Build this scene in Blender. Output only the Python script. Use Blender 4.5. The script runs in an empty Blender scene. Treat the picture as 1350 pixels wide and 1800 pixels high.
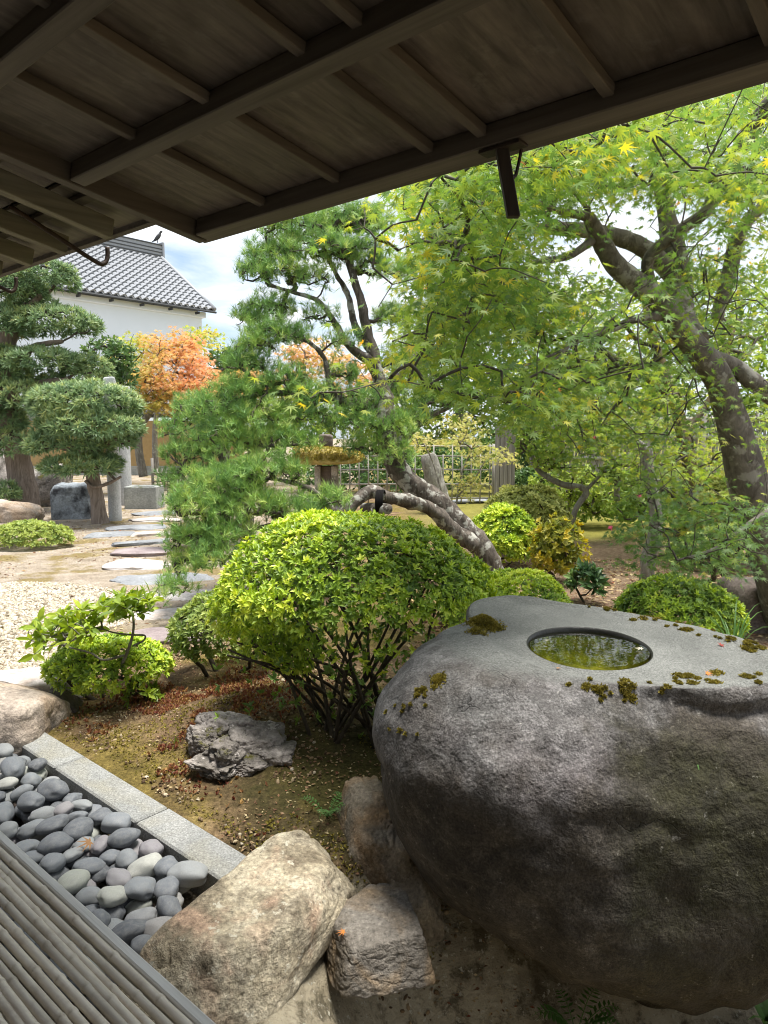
import bpy, math
import numpy as np
from mathutils import Matrix, Vector

# ------------------------------------------------------------------ camera
sc = bpy.context.scene
COL = sc.collection
F = 1248.0; PITCH = math.radians(6.6); EYE = 1.75; TH = math.radians(49.3)
cam_d = bpy.data.cameras.new('camera'); cam = bpy.data.objects.new('camera', cam_d); COL.objects.link(cam)
cam_d.sensor_fit = 'VERTICAL'; cam_d.sensor_height = 24.0; cam_d.lens = 24.0 * F / 1800.0
cam_d.clip_start = 0.02; cam_d.clip_end = 500
cam.location = (0, 0, EYE); cam.rotation_euler = (math.pi / 2 - PITCH, 0, 0)
sc.camera = cam

# ------------------------------------------------------------------ sky, sun, exposure
SUN = Vector((0.16, 0.02, 0.985)).normalized()
w = bpy.data.worlds.new('World'); sc.world = w; w.use_nodes = True
nt_ = w.node_tree; nt_.nodes.clear()
def wn(t, **k):
    n = nt_.nodes.new(t)
    for a, b in k.items(): setattr(n, a, b)
    return n
out = wn('ShaderNodeOutputWorld'); bg = wn('ShaderNodeBackground'); bg.inputs[1].default_value = 0.090
sky = wn('ShaderNodeTexSky'); sky.sky_type = 'NISHITA'; sky.sun_disc = False
sky.sun_elevation = math.asin(SUN.z); sky.sun_rotation = math.atan2(SUN.x, SUN.y)
tc = wn('ShaderNodeTexCoord'); sep = wn('ShaderNodeSeparateXYZ'); nt_.links.new(tc.outputs['Generated'], sep.inputs[0])
def wm(op, a, b):
    n = wn('ShaderNodeMath', operation=op)
    for i, v in enumerate((a, b)):
        if isinstance(v, (int, float)): n.inputs[i].default_value = v
        else: nt_.links.new(v, n.inputs[i])
    return n.outputs[0]
zz = wm('ADD', wm('MAXIMUM', sep.outputs[2], 0.0), 0.16)
cmb = wn('ShaderNodeCombineXYZ')
nt_.links.new(wm('DIVIDE', sep.outputs[0], zz), cmb.inputs[0]); nt_.links.new(wm('DIVIDE', sep.outputs[1], zz), cmb.inputs[1])
mp = wn('ShaderNodeMapping'); mp.inputs['Scale'].default_value = (1.5, 2.0, 1); mp.inputs['Location'].default_value = (3.1, 1.7, 0)
nt_.links.new(cmb.outputs[0], mp.inputs[0])
nz = wn('ShaderNodeTexNoise'); nz.inputs['Scale'].default_value = 0.9; nz.inputs['Detail'].default_value = 8; nz.inputs['Roughness'].default_value = 0.58
nz.inputs['Distortion'].default_value = 0.5
nt_.links.new(mp.outputs[0], nz.inputs[0])
rp = wn('ShaderNodeValToRGB'); e = rp.color_ramp.elements; e[0].position = .28; e[0].color = (0, 0, 0, 1); e[1].position = .54; e[1].color = (1, 1, 1, 1)
nt_.links.new(nz.outputs[0], rp.inputs[0])
nz2 = wn('ShaderNodeTexNoise'); nz2.inputs['Scale'].default_value = 2.3; nz2.inputs['Detail'].default_value = 5
nt_.links.new(mp.outputs[0], nz2.inputs[0])
rp2 = wn('ShaderNodeValToRGB'); e = rp2.color_ramp.elements; e[0].position = .3; e[0].color = (4.2, 4.9, 5.8, 1); e[1].position = .62; e[1].color = (6.6, 6.75, 6.9, 1)
nt_.links.new(nz2.outputs[0], rp2.inputs[0])
mx = wn('ShaderNodeMix', data_type='RGBA'); nt_.links.new(rp.outputs[0], mx.inputs[0]); nt_.links.new(rp2.outputs[0], mx.inputs[7])
hs = wn('ShaderNodeMix', data_type='RGBA'); hs.inputs[0].default_value = .35; hs.inputs[7].default_value = (2.2, 3.1, 4.4, 1)
nt_.links.new(sky.outputs[0], hs.inputs[6]); nt_.links.new(hs.outputs[2], mx.inputs[6])
nt_.links.new(mx.outputs[2], bg.inputs[0]); nt_.links.new(bg.outputs[0], out.inputs[0])
sl = bpy.data.lights.new('sun', 'SUN'); sl.energy = 3.8; sl.angle = math.radians(20); sl.color = (1.0, .965, .90)
so = bpy.data.objects.new('sun', sl); COL.objects.link(so); so.rotation_euler = SUN.to_track_quat('Z', 'Y').to_euler()
vs = sc.view_settings; vs.view_transform = 'Standard'; vs.look = 'None'; vs.gamma = 1; vs.exposure = 1.2; vs.use_curve_mapping = False
sc.cycles.use_denoising = True; sc.cycles.pixel_filter_type = 'BLACKMAN_HARRIS'; sc.cycles.filter_width = 1.05; sc.cycles.max_bounces = 6; sc.cycles.diffuse_bounces = 3; sc.cycles.glossy_bounces = 3
sc.cycles.transmission_bounces = 4; sc.cycles.transparent_max_bounces = 6; sc.cycles.sample_clamp_indirect = 8
sc.cycles.caustics_reflective = False; sc.cycles.caustics_refractive = False

# ------------------------------------------------------------------ projection helpers (photo pixel + distance -> place in the garden)
cp, sp = math.cos(PITCH), math.sin(PITCH)
RT = np.array([1., 0, 0]); FW = np.array([0, cp, -sp]); UP = np.array([0, sp, cp]); CAM = np.array([0, 0, EYE])
N = np.array([math.cos(TH), math.sin(TH), 0.]); D = np.array([-math.sin(TH), math.cos(TH), 0.]); ZV = np.array([0, 0, 1.])
def ray(x, y): return RT * (x - 675) / F + UP * (900 - y) / F + FW
def Gz(x, y, z=0.):
    r = ray(x, y); return CAM + r * (z - EYE) / r[2]
def Pt(x, y, d):
    r = ray(x, y); return CAM + r * d / r[1]
def NT(n, t, z=0.): return N * n + D * t + ZV * z
def A(*v): return np.array(v, float)

# ------------------------------------------------------------------ numpy tools
def rng_(s): return np.random.default_rng(s)
_hr = rng_(77); _H = _hr.random((64, 64, 64)).astype(np.float32)
def noise3(p):
    p = np.asarray(p, float); i = np.floor(p).astype(int); f = p - i; f = f * f * (3 - 2 * f); i &= 63; j = (i + 1) & 63
    x0, y0, z0 = i.T; x1, y1, z1 = j.T; fx, fy, fz = f.T
    def L(a, b, t): return a + (b - a) * t
    c0 = L(L(_H[x0, y0, z0], _H[x1, y0, z0], fx), L(_H[x0, y1, z0], _H[x1, y1, z0], fx), fy)
    c1 = L(L(_H[x0, y0, z1], _H[x1, y0, z1], fx), L(_H[x0, y1, z1], _H[x1, y1, z1], fx), fy)
    return L(c0, c1, fz) * 2 - 1
def fbm(p, o=4, g=.5):
    s = 0; a = 1.; p = np.asarray(p, float)
    for k in range(o):
        s = s + a * noise3(p + 17.3 * k); a *= g; p = p * 2.03
    return s
def unit(v): return v / np.maximum(np.linalg.norm(v, axis=-1, keepdims=True), 1e-9)
def sstep(a, b, x):
    t = np.clip((x - a) / (b - a), 0, 1); return t * t * (3 - 2 * t)

WORLD = {}
def _mesh(name, V, Fs, mat, smooth=False, tone=None):
    me = bpy.data.meshes.new(name)
    Fs = [np.asarray(f, np.int32) for f in Fs if len(f)]
    V = np.asarray(V, np.float32)
    nl = sum(f.size for f in Fs); nf = sum(len(f) for f in Fs)
    me.vertices.add(len(V)); me.vertices.foreach_set('co', V.ravel())
    me.loops.add(nl); me.polygons.add(nf)
    me.loops.foreach_set('vertex_index', np.concatenate([f.ravel() for f in Fs]))
    tot = np.concatenate([np.full(len(f), f.shape[1], np.int32) for f in Fs])
    st = np.concatenate([[0], np.cumsum(tot)[:-1]]).astype(np.int32)
    me.polygons.foreach_set('loop_start', st)
    me.polygons.foreach_set('use_smooth', np.full(nf, bool(smooth)))
    if tone is not None:
        at = me.attributes.new('tone', 'FLOAT', 'POINT'); at.data.foreach_set('value', np.asarray(tone, np.float32))
    me.update(calc_edges=True)
    if mat: me.materials.append(mat)
    return me
def empty(name, loc, label=None, cat=None, group=None, kind=None):
    o = bpy.data.objects.new(name, None); o.empty_display_size = .1; COL.objects.link(o); o.location = loc
    WORLD[o] = np.array(loc, float); return tag(o, label, cat, group, kind or 'thing')
def tag(o, label=None, cat=None, group=None, kind=None):
    if label: o['label'] = label
    if cat: o['category'] = cat
    if group: o['group'] = group
    if kind: o['kind'] = kind
    return o
def part(name, VF, mat, parent=None, smooth=False, tone=None, loc=None, **tags):
    V, Fs = VF
    if parent is not None: org = WORLD[parent]; l = (0, 0, 0); wo = org
    else:
        l = loc if loc is not None else V.mean(0) * [1, 1, 0] + [0, 0, V[:, 2].min()]; wo = np.array(l, float)
    me = _mesh(name, V - wo, Fs, mat, smooth, tone)
    o = bpy.data.objects.new(name, me); COL.objects.link(o); o.location = l
    if parent is not None: o.parent = parent
    WORLD[o] = wo
    return tag(o, **tags) if tags else o
def cat_(*vfs):
    Vs = []; Fd = {}; n = 0
    for V, Fs in vfs:
        for f in Fs:
            f = np.asarray(f)
            if len(f): Fd.setdefault(f.shape[1], []).append(f + n)
        Vs.append(V); n += len(V)
    return np.concatenate(Vs), [np.concatenate(v) for v in Fd.values()]
def box(c, ax, ay, az, bev=0.0):
    """box with centre c and half-axis vectors; bev chamfers every edge"""
    c, ax, ay, az = map(np.asarray, (c, ax, ay, az))
    if bev <= 0:
        s = np.array([[x, y, z] for z in (-1, 1) for y in (-1, 1) for x in (-1, 1)], float)
        V = c + s[:, :1] * ax + s[:, 1:2] * ay + s[:, 2:] * az
        return V, [np.array([[0, 2, 3, 1], [4, 5, 7, 6], [0, 1, 5, 4], [2, 6, 7, 3], [0, 4, 6, 2], [1, 3, 7, 5]])]
    L = [np.linalg.norm(a) for a in (ax, ay, az)]; U = [a / l for a, l in zip((ax, ay, az), L)]
    V = []; idx = {}
    for k in range(3):
        for s in [(x, y, z) for x in (-1, 1) for y in (-1, 1) for z in (-1, 1)]:
            p = c.copy() if isinstance(c, np.ndarray) else c
            p = p + sum(U[i] * s[i] * (L[i] if i == k else L[i] - bev) for i in range(3))
            idx[(k, s)] = len(V); V.append(p)
    q = []; tr = []
    def orient(face):
        P = np.array([V[i] for i in face]); nn = np.cross(P[1] - P[0], P[2] - P[0])
        return face if np.dot(nn, P.mean(0) - c) > 0 else face[::-1]
    for k in range(3):
        a, b = [i for i in range(3) if i != k]
        for sg in (-1, 1):
            def S(x, y):
                s = [0, 0, 0]; s[k] = sg; s[a] = x; s[b] = y; return tuple(s)
            q.append(orient([idx[(k, S(-1, -1))], idx[(k, S(1, -1))], idx[(k, S(1, 1))], idx[(k, S(-1, 1))]]))
    for k in range(3):
        a, b = [i for i in range(3) if i != k]
        for x in (-1, 1):
            for y in (-1, 1):
                def S(z):
                    s = [0, 0, 0]; s[a] = x; s[b] = y; s[k] = z; return tuple(s)
                q.append(orient([idx[(a, S(-1))], idx[(a, S(1))], idx[(b, S(1))], idx[(b, S(-1))]]))
    for s in [(x, y, z) for x in (-1, 1) for y in (-1, 1) for z in (-1, 1)]:
        tr.append(orient([idx[(k, s)] for k in range(3)]))
    return np.array(V), [np.array(q), np.array(tr)]
def smooth_path(pts, n):
    """Catmull-Rom through the rows of pts (any number of columns)"""
    P = np.asarray(pts, float); P = np.vstack([2 * P[0] - P[1], P, 2 * P[-1] - P[-2]])
    t = np.linspace(0, 1, n, endpoint=False)[None, :, None]; a, b, c, d = (P[k:len(P) - 3 + k][:, None, :] for k in range(4))
    o = .5 * (2 * b + (c - a) * t + (2 * a - 5 * b + 4 * c - d) * t * t + (3 * b - a - 3 * c + d) * t ** 3)
    return np.vstack([o.reshape(-1, P.shape[1]), P[-2]])
def tube(pts, rad, sides=8, cap=True, rough=0., seed=0, flat=None):
    P = np.asarray(pts, float); n = len(P); rad = np.broadcast_to(np.asarray(rad, float), n)
    T = unit(np.gradient(P, axis=0)); u = np.cross(T[0], A(.31, .2, .93)); 
    if np.linalg.norm(u) < .1: u = np.cross(T[0], A(1, 0, 0))
    u = u / np.linalg.norm(u); Us = []
    for t in T:
        u = u - t * np.dot(u, t); u = u / np.linalg.norm(u); Us.append(u)
    U = np.array(Us); W = np.cross(T, U); a = np.arange(sides) * 2 * math.pi / sides
    R = rad[:, None] * np.ones(sides)
    ring = U[:, None, :] * np.cos(a)[None, :, None] + W[:, None, :] * np.sin(a)[None, :, None]
    if rough:
        q = (P[:, None, :] + ring * rad[:, None, None]).reshape(-1, 3)
        k = 1.6 / max(rad.max(), 1e-3)
        R = R * (1 + rough * fbm(q * k * [1, 1, .5] + seed, 3).reshape(n, sides))
    V = P[:, None, :] + ring * R[..., None]
    i = np.arange(n - 1)[:, None] * sides; j = np.arange(sides)[None]; j2 = (j + 1) % sides
    Q = np.stack([i + j, i + j2, i + sides + j2, i + sides + j], -1).reshape(-1, 4)
    V = V.reshape(-1, 3); Fs = [Q]
    if cap:
        V = np.vstack([V, P[0], P[-1]]); c0, c1 = len(V) - 2, len(V) - 1; jj = np.arange(sides); k2 = (jj + 1) % sides
        Fs.append(np.vstack([np.stack([np.full(sides, c0), k2, jj], -1), np.stack([np.full(sides, c1), (n - 1) * sides + jj, (n - 1) * sides + k2], -1)]))
    return V, Fs
def lathe(prof, c, sides=24, capb=True):
    """prof rows (r, z) bottom to top round a vertical axis at c"""
    prof = np.asarray(prof, float); a = np.arange(sides) * 2 * math.pi / sides; n = len(prof)
    V = np.stack([prof[:, :1] * np.cos(a) + c[0], prof[:, :1] * np.sin(a) + c[1], prof[:, 1:] + 0 * a + (c[2] if len(c) > 2 else 0)], -1).reshape(-1, 3)
    i = np.arange(n - 1)[:, None] * sides; j = np.arange(sides)[None]; j2 = (j + 1) % sides
    Q = np.stack([i + j, i + j2, i + sides + j2, i + sides + j], -1).reshape(-1, 4)
    return V, [Q, np.arange(sides)[None, ::-1], ((n - 1) * sides + np.arange(sides))[None]]
_ico = {}
def ico(sub):
    if sub in _ico: return _ico[sub]
    g = (1 + 5 ** .5) / 2
    V = unit(np.array([[-1, g, 0], [1, g, 0], [-1, -g, 0], [1, -g, 0], [0, -1, g], [0, 1, g], [0, -1, -g], [0, 1, -g], [g, 0, -1], [g, 0, 1], [-g, 0, -1], [-g, 0, 1]], float))
    Fc = np.array([[0, 11, 5], [0, 5, 1], [0, 1, 7], [0, 7, 10], [0, 10, 11], [1, 5, 9], [5, 11, 4], [11, 10, 2], [10, 7, 6], [7, 1, 8], [3, 9, 4], [3, 4, 2], [3, 2, 6], [3, 6, 8], [3, 8, 9], [4, 9, 5], [2, 4, 11], [6, 2, 10], [8, 6, 7], [9, 8, 1]])
    for _ in range(sub):
        E_ = np.sort(np.vstack([Fc[:, [0, 1]], Fc[:, [1, 2]], Fc[:, [2, 0]]]), 1); u, inv = np.unique(E_, axis=0, return_inverse=True); inv = inv.ravel()
        m = unit(V[u[:, 0]] + V[u[:, 1]]); k = len(V); n = len(Fc); a, b, c = inv[:n] + k, inv[n:2 * n] + k, inv[2 * n:] + k
        V = np.vstack([V, m]); Fc = np.vstack([np.stack([Fc[:, 0], a, c], 1), np.stack([Fc[:, 1], b, a], 1), np.stack([Fc[:, 2], c, b], 1), np.stack([a, b, c], 1)])
    _ico[sub] = (V, Fc); return V, Fc
def rotz(a): c, s = math.cos(a), math.sin(a); return np.array([[c, -s, 0], [s, c, 0], [0, 0, 1.]])
def rock(c, r, seed, sub=4, planes=9, k=9, amp=.05, freq=2.5, rz=0., M=None, cuts=(), ridg=0.):
    """boulder: soft polyhedron from random (or given) cutting planes, then noise; r = half sizes"""
    V, Fc = ico(sub); g = rng_(seed)
    ns = unit(g.normal(size=(planes, 3))); ds = g.uniform(.72, 1., planes)
    for (nx, ny, nz_, dd) in cuts: ns = np.vstack([ns, unit(A(nx, ny, nz_))]); ds = np.append(ds, dd)
    ns = np.vstack([ns, np.eye(3), -np.eye(3)]); ds = np.append(ds, np.ones(6))
    dots = np.maximum(V @ ns.T, 0) / ds; rr = (dots ** k).sum(1) ** (-1 / k)
    P = V * rr[:, None]
    nn = fbm(P * freq + seed * 3.1, 5, .52)
    if ridg: nn = nn - ridg * (1 - np.abs(fbm(P * freq * .9 + seed * 7.7, 3)) * 1.6).clip(0, 1) ** 4
    P = P * (1 + amp * nn)[:, None] * np.asarray(r)
    P = P @ (rotz(rz).T if M is None else np.asarray(M).T) + np.asarray(c)
    return P, [Fc]
def basis(a, nrm):
    a = unit(a); y = np.cross(nrm, a); y = unit(y); z = np.cross(a, y); return np.stack([a, y, z], -1)
def inst(tv, tf, pos, Rm, s):
    n = len(pos); k = len(tv); s = np.broadcast_to(np.asarray(s, float).reshape(-1, 1) if np.ndim(s) < 2 else s, (n, 1) if np.ndim(s) < 2 else np.shape(s))
    V = np.einsum('nij,nkj->nki', Rm, tv[None] * s[:, None, :]) + pos[:, None, :]
    Fs = [(np.asarray(f)[None] + (np.arange(n) * k)[:, None, None]).reshape(-1, np.asarray(f).shape[1]) for f in tf]
    return V.reshape(-1, 3), Fs
def rdir(g, n): return unit(g.normal(size=(n, 3)))

# leaf shapes: x along the leaf, z up
def palmate():
    ang = np.radians([0, 33, 66, 108]); ln = [1., .93, .72, .40]; pts = []
    tips = [(-ang[3], ln[3]), (-ang[2], ln[2]), (-ang[1], ln[1]), (0, 1.), (ang[1], ln[1]), (ang[2], ln[2]), (ang[3], ln[3])]
    ring = [(-2.6, .07)]
    for q in range(7):
        ring.append(tips[q])
        if q < 6: ring.append(((tips[q][0] + tips[q + 1][0]) / 2, .27 if 0 < q < 5 else .19))
    ring.append((2.6, .07))
    V = [(0.0, 0, 0)] + [(r * math.cos(a), r * math.sin(a), -.16 * r * r + .05 * (i % 2)) for i, (a, r) in enumerate(ring)]
    Fc = [[0, i, i + 1] for i in range(1, len(ring))]
    return np.array(V) , [np.array(Fc)]
PALM = palmate()
LANCE = (np.array([[0, 0, 0], [.30, .17, .05], [.30, -.17, .05], [.66, .155, .03], [.66, -.155, .03], [1, 0, -.10], [.30, 0, 0], [.66, 0, -.02]]), [np.array([[0, 6, 1], [0, 2, 6], [3, 7, 5], [7, 4, 5]]), np.array([[1, 6, 7, 3], [6, 2, 4, 7]])])
DIAM = (np.array([[0, 0, 0], [.45, .26, .06], [1, 0, -.06], [.45, -.26, .06]]), [np.array([[0, 2, 1], [0, 3, 2]])])
BLADE = (np.array([[0, .05, 0], [0, -.05, 0], [.55, -.055, .03], [.55, .055, .03], [1, 0, -.05]]), [np.array([[0, 1, 2, 3]]), np.array([[3, 2, 4]])])
NEED = (np.array([[0, .5, 0], [0, -.5, 0], [1, 0, 0]]), [np.array([[0, 1, 2]])])

def whorls(g, pos, nrm, per, size, spread, T=LANCE, jit=.25, droop=0.):
    """rosettes of leaves: at each pos, `per` leaves opened `spread` radians from nrm"""
    n = len(pos); per_a = np.tile(np.arange(per), n) * 2.399963 + np.repeat(g.uniform(0, 6.28, n), per)
    P = np.repeat(pos, per, 0); Nn = unit(np.repeat(nrm, per, 0) + g.normal(size=(n * per, 3)) * jit)
    t = np.cross(Nn, A(.3, .5, .81)); t = unit(t); b = np.cross(Nn, t)
    rad = t * np.cos(per_a)[:, None] + b * np.sin(per_a)[:, None]
    sp_ = spread * g.uniform(.65, 1.25, n * per)
    ax = Nn * np.cos(sp_)[:, None] + rad * np.sin(sp_)[:, None]; ax[:, 2] -= droop
    up = Nn * np.sin(sp_)[:, None] - rad * np.cos(sp_)[:, None]
    Rm = basis(ax, up); s = size * g.uniform(.5, 1.32, n * per)
    return inst(T[0], T[1], P, Rm, s), np.repeat(np.arange(n), per)
def needle_tufts(g, pos, nrm, per, ln, wd, spread=1.0):
    n = len(pos); P = np.repeat(pos, per, 0); Nn = np.repeat(nrm, per, 0)
    ax = unit(Nn * 1. + rdir(g, n * per) * spread); P = P + Nn * g.uniform(-.35, .25, n * per)[:, None] * ln
    Rm = basis(ax, rdir(g, n * per)); L = ln * g.uniform(.7, 1.15, n * per)
    s = np.stack([L, np.full_like(L, wd), np.full_like(L, wd)], -1)
    return inst(NEED[0], NEED[1], P, Rm, s), np.repeat(np.arange(n), per)

def grow(skel, targets, step=.18, wig=.12, tip=.004, pw=.42, seed=0, sides=5, up=.0, rmax=None, smooth=False):
    """connect targets to the skeleton nodes one after the other by wriggling twigs"""
    g = rng_(seed); nodes = [np.asarray(p, float) for p in skel]; par = [-1] * len(nodes); m0 = len(nodes)
    X = np.zeros((len(nodes) + len(targets) * 40 + 10, 3)); X[:m0] = nodes; cnt = m0; paths = []
    d0 = np.array([np.min(np.linalg.norm(X[:m0] - t, axis=1)) for t in targets]); order = np.argsort(d0)
    for k in order:
        t = targets[k]; dd = np.linalg.norm(X[:cnt] - t, axis=1); i = int(np.argmin(dd)); L = dd[i]
        m = int(min(38, max(2, round(L / step)))); a = X[i].copy(); s = np.linspace(0, 1, m + 1)[1:]
        pth = a + (t - a) * s[:, None] + (g.normal(size=(m, 3)) * wig * L * (np.sin(s * 3.14) * .55 + .08)[:, None]); pth[-1] = t
        pth[:, 2] += up * L * np.sin(s * 3.14)
        ids = []
        for q in range(m):
            X[cnt] = pth[q]; par.append(i if q == 0 else cnt - 1); ids.append(cnt); cnt += 1
        paths.append((i, ids))
    c = np.zeros(cnt); 
    for i, ids in paths: c[ids[-1]] += 1
    for q in range(cnt - 1, m0 - 1, -1): c[par[q]] += c[q]
    r = tip * np.maximum(c, 1) ** pw
    if rmax: r = np.minimum(r, rmax)
    vf = []
    for i, ids in paths:
        idx = [i] + ids; rr = r[idx].copy(); rr[0] = min(rr[0], rr[1] * 1.15); Q = np.c_[X[idx], rr]
        if smooth and len(Q) > 2: Q = smooth_path(Q, 3)
        vf.append(tube(Q[:, :3], np.maximum(Q[:, 3], .0008), sides if rr[0] > .012 else 4, cap=False))
    return cat_(*vf)

# ------------------------------------------------------------------ materials
def mat(name):
    m = bpy.data.materials.new(name); m.use_nodes = True; t = m.node_tree; t.nodes.clear()
    o = t.nodes.new('ShaderNodeOutputMaterial'); return m, t, o
class NB:
    def __init__(s, t): s.t = t
    def n(s, ty, **k):
        x = s.t.nodes.new(ty)
        for a, b in k.items(): setattr(x, a, b)
        return x
    def l(s, a, b): s.t.links.new(a, b)
    def val(s, sock, v):
        if hasattr(v, 'is_linked') or hasattr(v, 'links'): s.l(v, sock)
        else: sock.default_value = v
    def noise(s, vec, scale, det=4, rough=.55, dist=0.):
        x = s.n('ShaderNodeTexNoise'); s.l(vec, x.inputs['Vector']); x.inputs['Scale'].default_value = scale; x.inputs['Detail'].default_value = det
        x.inputs['Roughness'].default_value = rough; x.inputs['Distortion'].default_value = dist; return x.outputs[0]
    def ramp(s, fac, stops):
        x = s.n('ShaderNodeValToRGB'); el = x.color_ramp.elements
        while len(el) < len(stops): el.new(.5)
        for q, (p, c) in zip(el, stops):
            q.position = p; q.color = (c, c, c, 1) if isinstance(c, (int, float)) else (*c, 1)
        s.l(fac, x.inputs[0]); return x.outputs[0]
    def mix(s, f, a, b, mode='MIX'):
        x = s.n('ShaderNodeMix', data_type='RGBA', blend_type=mode)
        s.val(x.inputs[0], f); s.val(x.inputs[6], a if not isinstance(a, tuple) else (*a, 1)[:4]); s.val(x.inputs[7], b if not isinstance(b, tuple) else (*b, 1)[:4]); return x.outputs[2]
    def math(s, op, a, b=0.):
        x = s.n('ShaderNodeMath', operation=op); s.val(x.inputs[0], a); s.val(x.inputs[1], b); return x.outputs[0]
    def bump(s, h, st, dist=.02, nrm=None):
        x = s.n('ShaderNodeBump'); s.l(h, x.inputs['Height']); x.inputs['Strength'].default_value = st; x.inputs['Distance'].default_value = dist
        if nrm is not None: s.l(nrm, x.inputs['Normal'])
        return x.outputs[0]
    def coords(s, which='Object', scale=(1, 1, 1), rot=(0, 0, 0), rnd=False):
        c = s.n('ShaderNodeTexCoord'); m = s.n('ShaderNodeMapping'); m.inputs['Scale'].default_value = scale; m.inputs['Rotation'].default_value = rot
        v = c.outputs[which]
        if rnd:
            oi = s.n('ShaderNodeObjectInfo'); a = s.n('ShaderNodeVectorMath', operation='ADD'); mu = s.n('ShaderNodeVectorMath', operation='SCALE')
            cb = s.n('ShaderNodeCombineXYZ')
            for q in range(3): s.l(oi.outputs['Random'], cb.inputs[q])
            s.l(cb.outputs[0], mu.inputs[0]); mu.inputs['Scale'].default_value = 37.; s.l(v, a.inputs[0]); s.l(mu.outputs[0], a.inputs[1]); v = a.outputs[0]
        s.l(v, m.inputs[0]); return m.outputs[0]
    def bsdf(s, out, col, rough=.8, nrm=None, spec=.3, **k):
        b = s.n('ShaderNodeBsdfPrincipled'); s.val(b.inputs['Base Color'], col if not isinstance(col, tuple) else (*col, 1)[:4]); s.val(b.inputs['Roughness'], rough)
        b.inputs['Specular IOR Level'].default_value = spec
        if nrm is not None: s.l(nrm, b.inputs['Normal'])
        s.l(b.outputs[0], out.inputs[0]); return b
def leaf_mat(name, stops, trans=.38, rough=.5, spec=.35, gain=1.0):
    stops = [(p, tuple(min(.8, q * gain) for q in c)) for p, c in stops]
    m, t, o = mat(name); b = NB(t)
    at = b.n('ShaderNodeAttribute'); at.attribute_name = 'tone'
    col = b.ramp(at.outputs['Fac'], stops)
    p = b.n('ShaderNodeBsdfPrincipled'); b.l(col, p.inputs['Base Color']); p.inputs['Roughness'].default_value = rough; p.inputs['Specular IOR Level'].default_value = spec
    tr = b.n('ShaderNodeBsdfTranslucent'); hsv = b.n('ShaderNodeHueSaturation'); hsv.inputs['Saturation'].default_value = 1.1; hsv.inputs['Value'].default_value = 1.5; hsv.inputs['Hue'].default_value = .49
    b.l(col, hsv.inputs['Color']); b.l(hsv.outputs[0], tr.inputs[0])
    mx = b.n('ShaderNodeMixShader'); mx.inputs[0].default_value = trans; b.l(p.outputs[0], mx.inputs[1]); b.l(tr.outputs[0], mx.inputs[2]); b.l(mx.outputs[0], o.inputs[0])
    return m
def stone_mat(name, base, speck=.5, speck_scale=90, lich=None, lich_scale=7, lich_th=.62, moss=None, moss_th=.55, moss_scale=5, moss_any=False, bump=.5, scale=3., dark=None, dark_scale=1.5, dark_th=.55, rough=.85, stain=None, bscale=14):
    m, t, o = mat(name); b = NB(t); v = b.coords('Object', rnd=True)
    c = b.ramp(b.noise(v, scale, 6, .62, .4), [(p, q) for p, q in base])
    if dark: c = b.mix(b.ramp(b.noise(v, dark_scale, 7, .66), [(dark_th - .09, 0.), (dark_th + .08, 1.)]), c, dark)
    if stain: c = b.mix(b.ramp(b.noise(v, .9 * scale, 4, .5, 1.), [(.5, 0.), (.66, .75)]), c, stain)
    sn = b.noise(v, speck_scale, 3, .7)
    c = b.mix(speck, c, b.ramp(sn, [(.30, .12), (.48, .5), (.52, .5), (.72, 1.)]), 'OVERLAY')
    if lich: c = b.mix(b.ramp(b.noise(v, lich_scale, 8, .7), [(lich_th, 0.), (lich_th + .035, .85)]), c, lich)
    h = b.math('ADD', b.noise(v, bscale, 8, .68), b.math('MULTIPLY', b.noise(v, bscale * 5, 4, .6), .35))
    if moss:
        f = b.ramp(b.noise(v, moss_scale, 7, .68), [(moss_th, 0.), (moss_th + .06, 1.)])
        if not moss_any:
            ge = b.n('ShaderNodeNewGeometry'); sx = b.n('ShaderNodeSeparateXYZ'); b.l(ge.outputs['Normal'], sx.inputs[0])
            f = b.math('MULTIPLY', f, b.ramp(sx.outputs[2], [(.1, 0.), (.6, 1.)]))
        mc = b.mix(b.noise(v, 60, 3), tuple(x * .5 for x in moss), tuple(x * 1.5 for x in moss)); c = b.mix(f, c, mc)
        h = b.math('ADD', h, b.math('MULTIPLY', b.math('MULTIPLY', f, b.noise(v, 120, 2)), .8))
    b.bsdf(o, c, rough, b.bump(h, bump, .03), .25)
    return m
def bark_mat(name, c1, c2, scale=9, stretch=(1, 1, .25), bump=.7, lich=None, lich_th=.6, moss=None):
    m, t, o = mat(name); b = NB(t); v = b.coords('Object', stretch); v0 = b.coords('Object')
    n1 = b.noise(v, scale * 2, 7, .7, .8); c = b.ramp(n1, [(.3, c1), (.68, c2)])
    if lich: c = b.mix(b.ramp(b.noise(v0, scale * .8, 7, .65), [(lich_th, 0.), (lich_th + .05, .85)]), c, lich)
    if moss: c = b.mix(b.ramp(b.noise(v0, 3.3, 5, .6), [(.5, 0.), (.6, .8)]), c, moss)
    b.bsdf(o, c, .9, b.bump(n1, bump, .02), .2); return m
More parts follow.
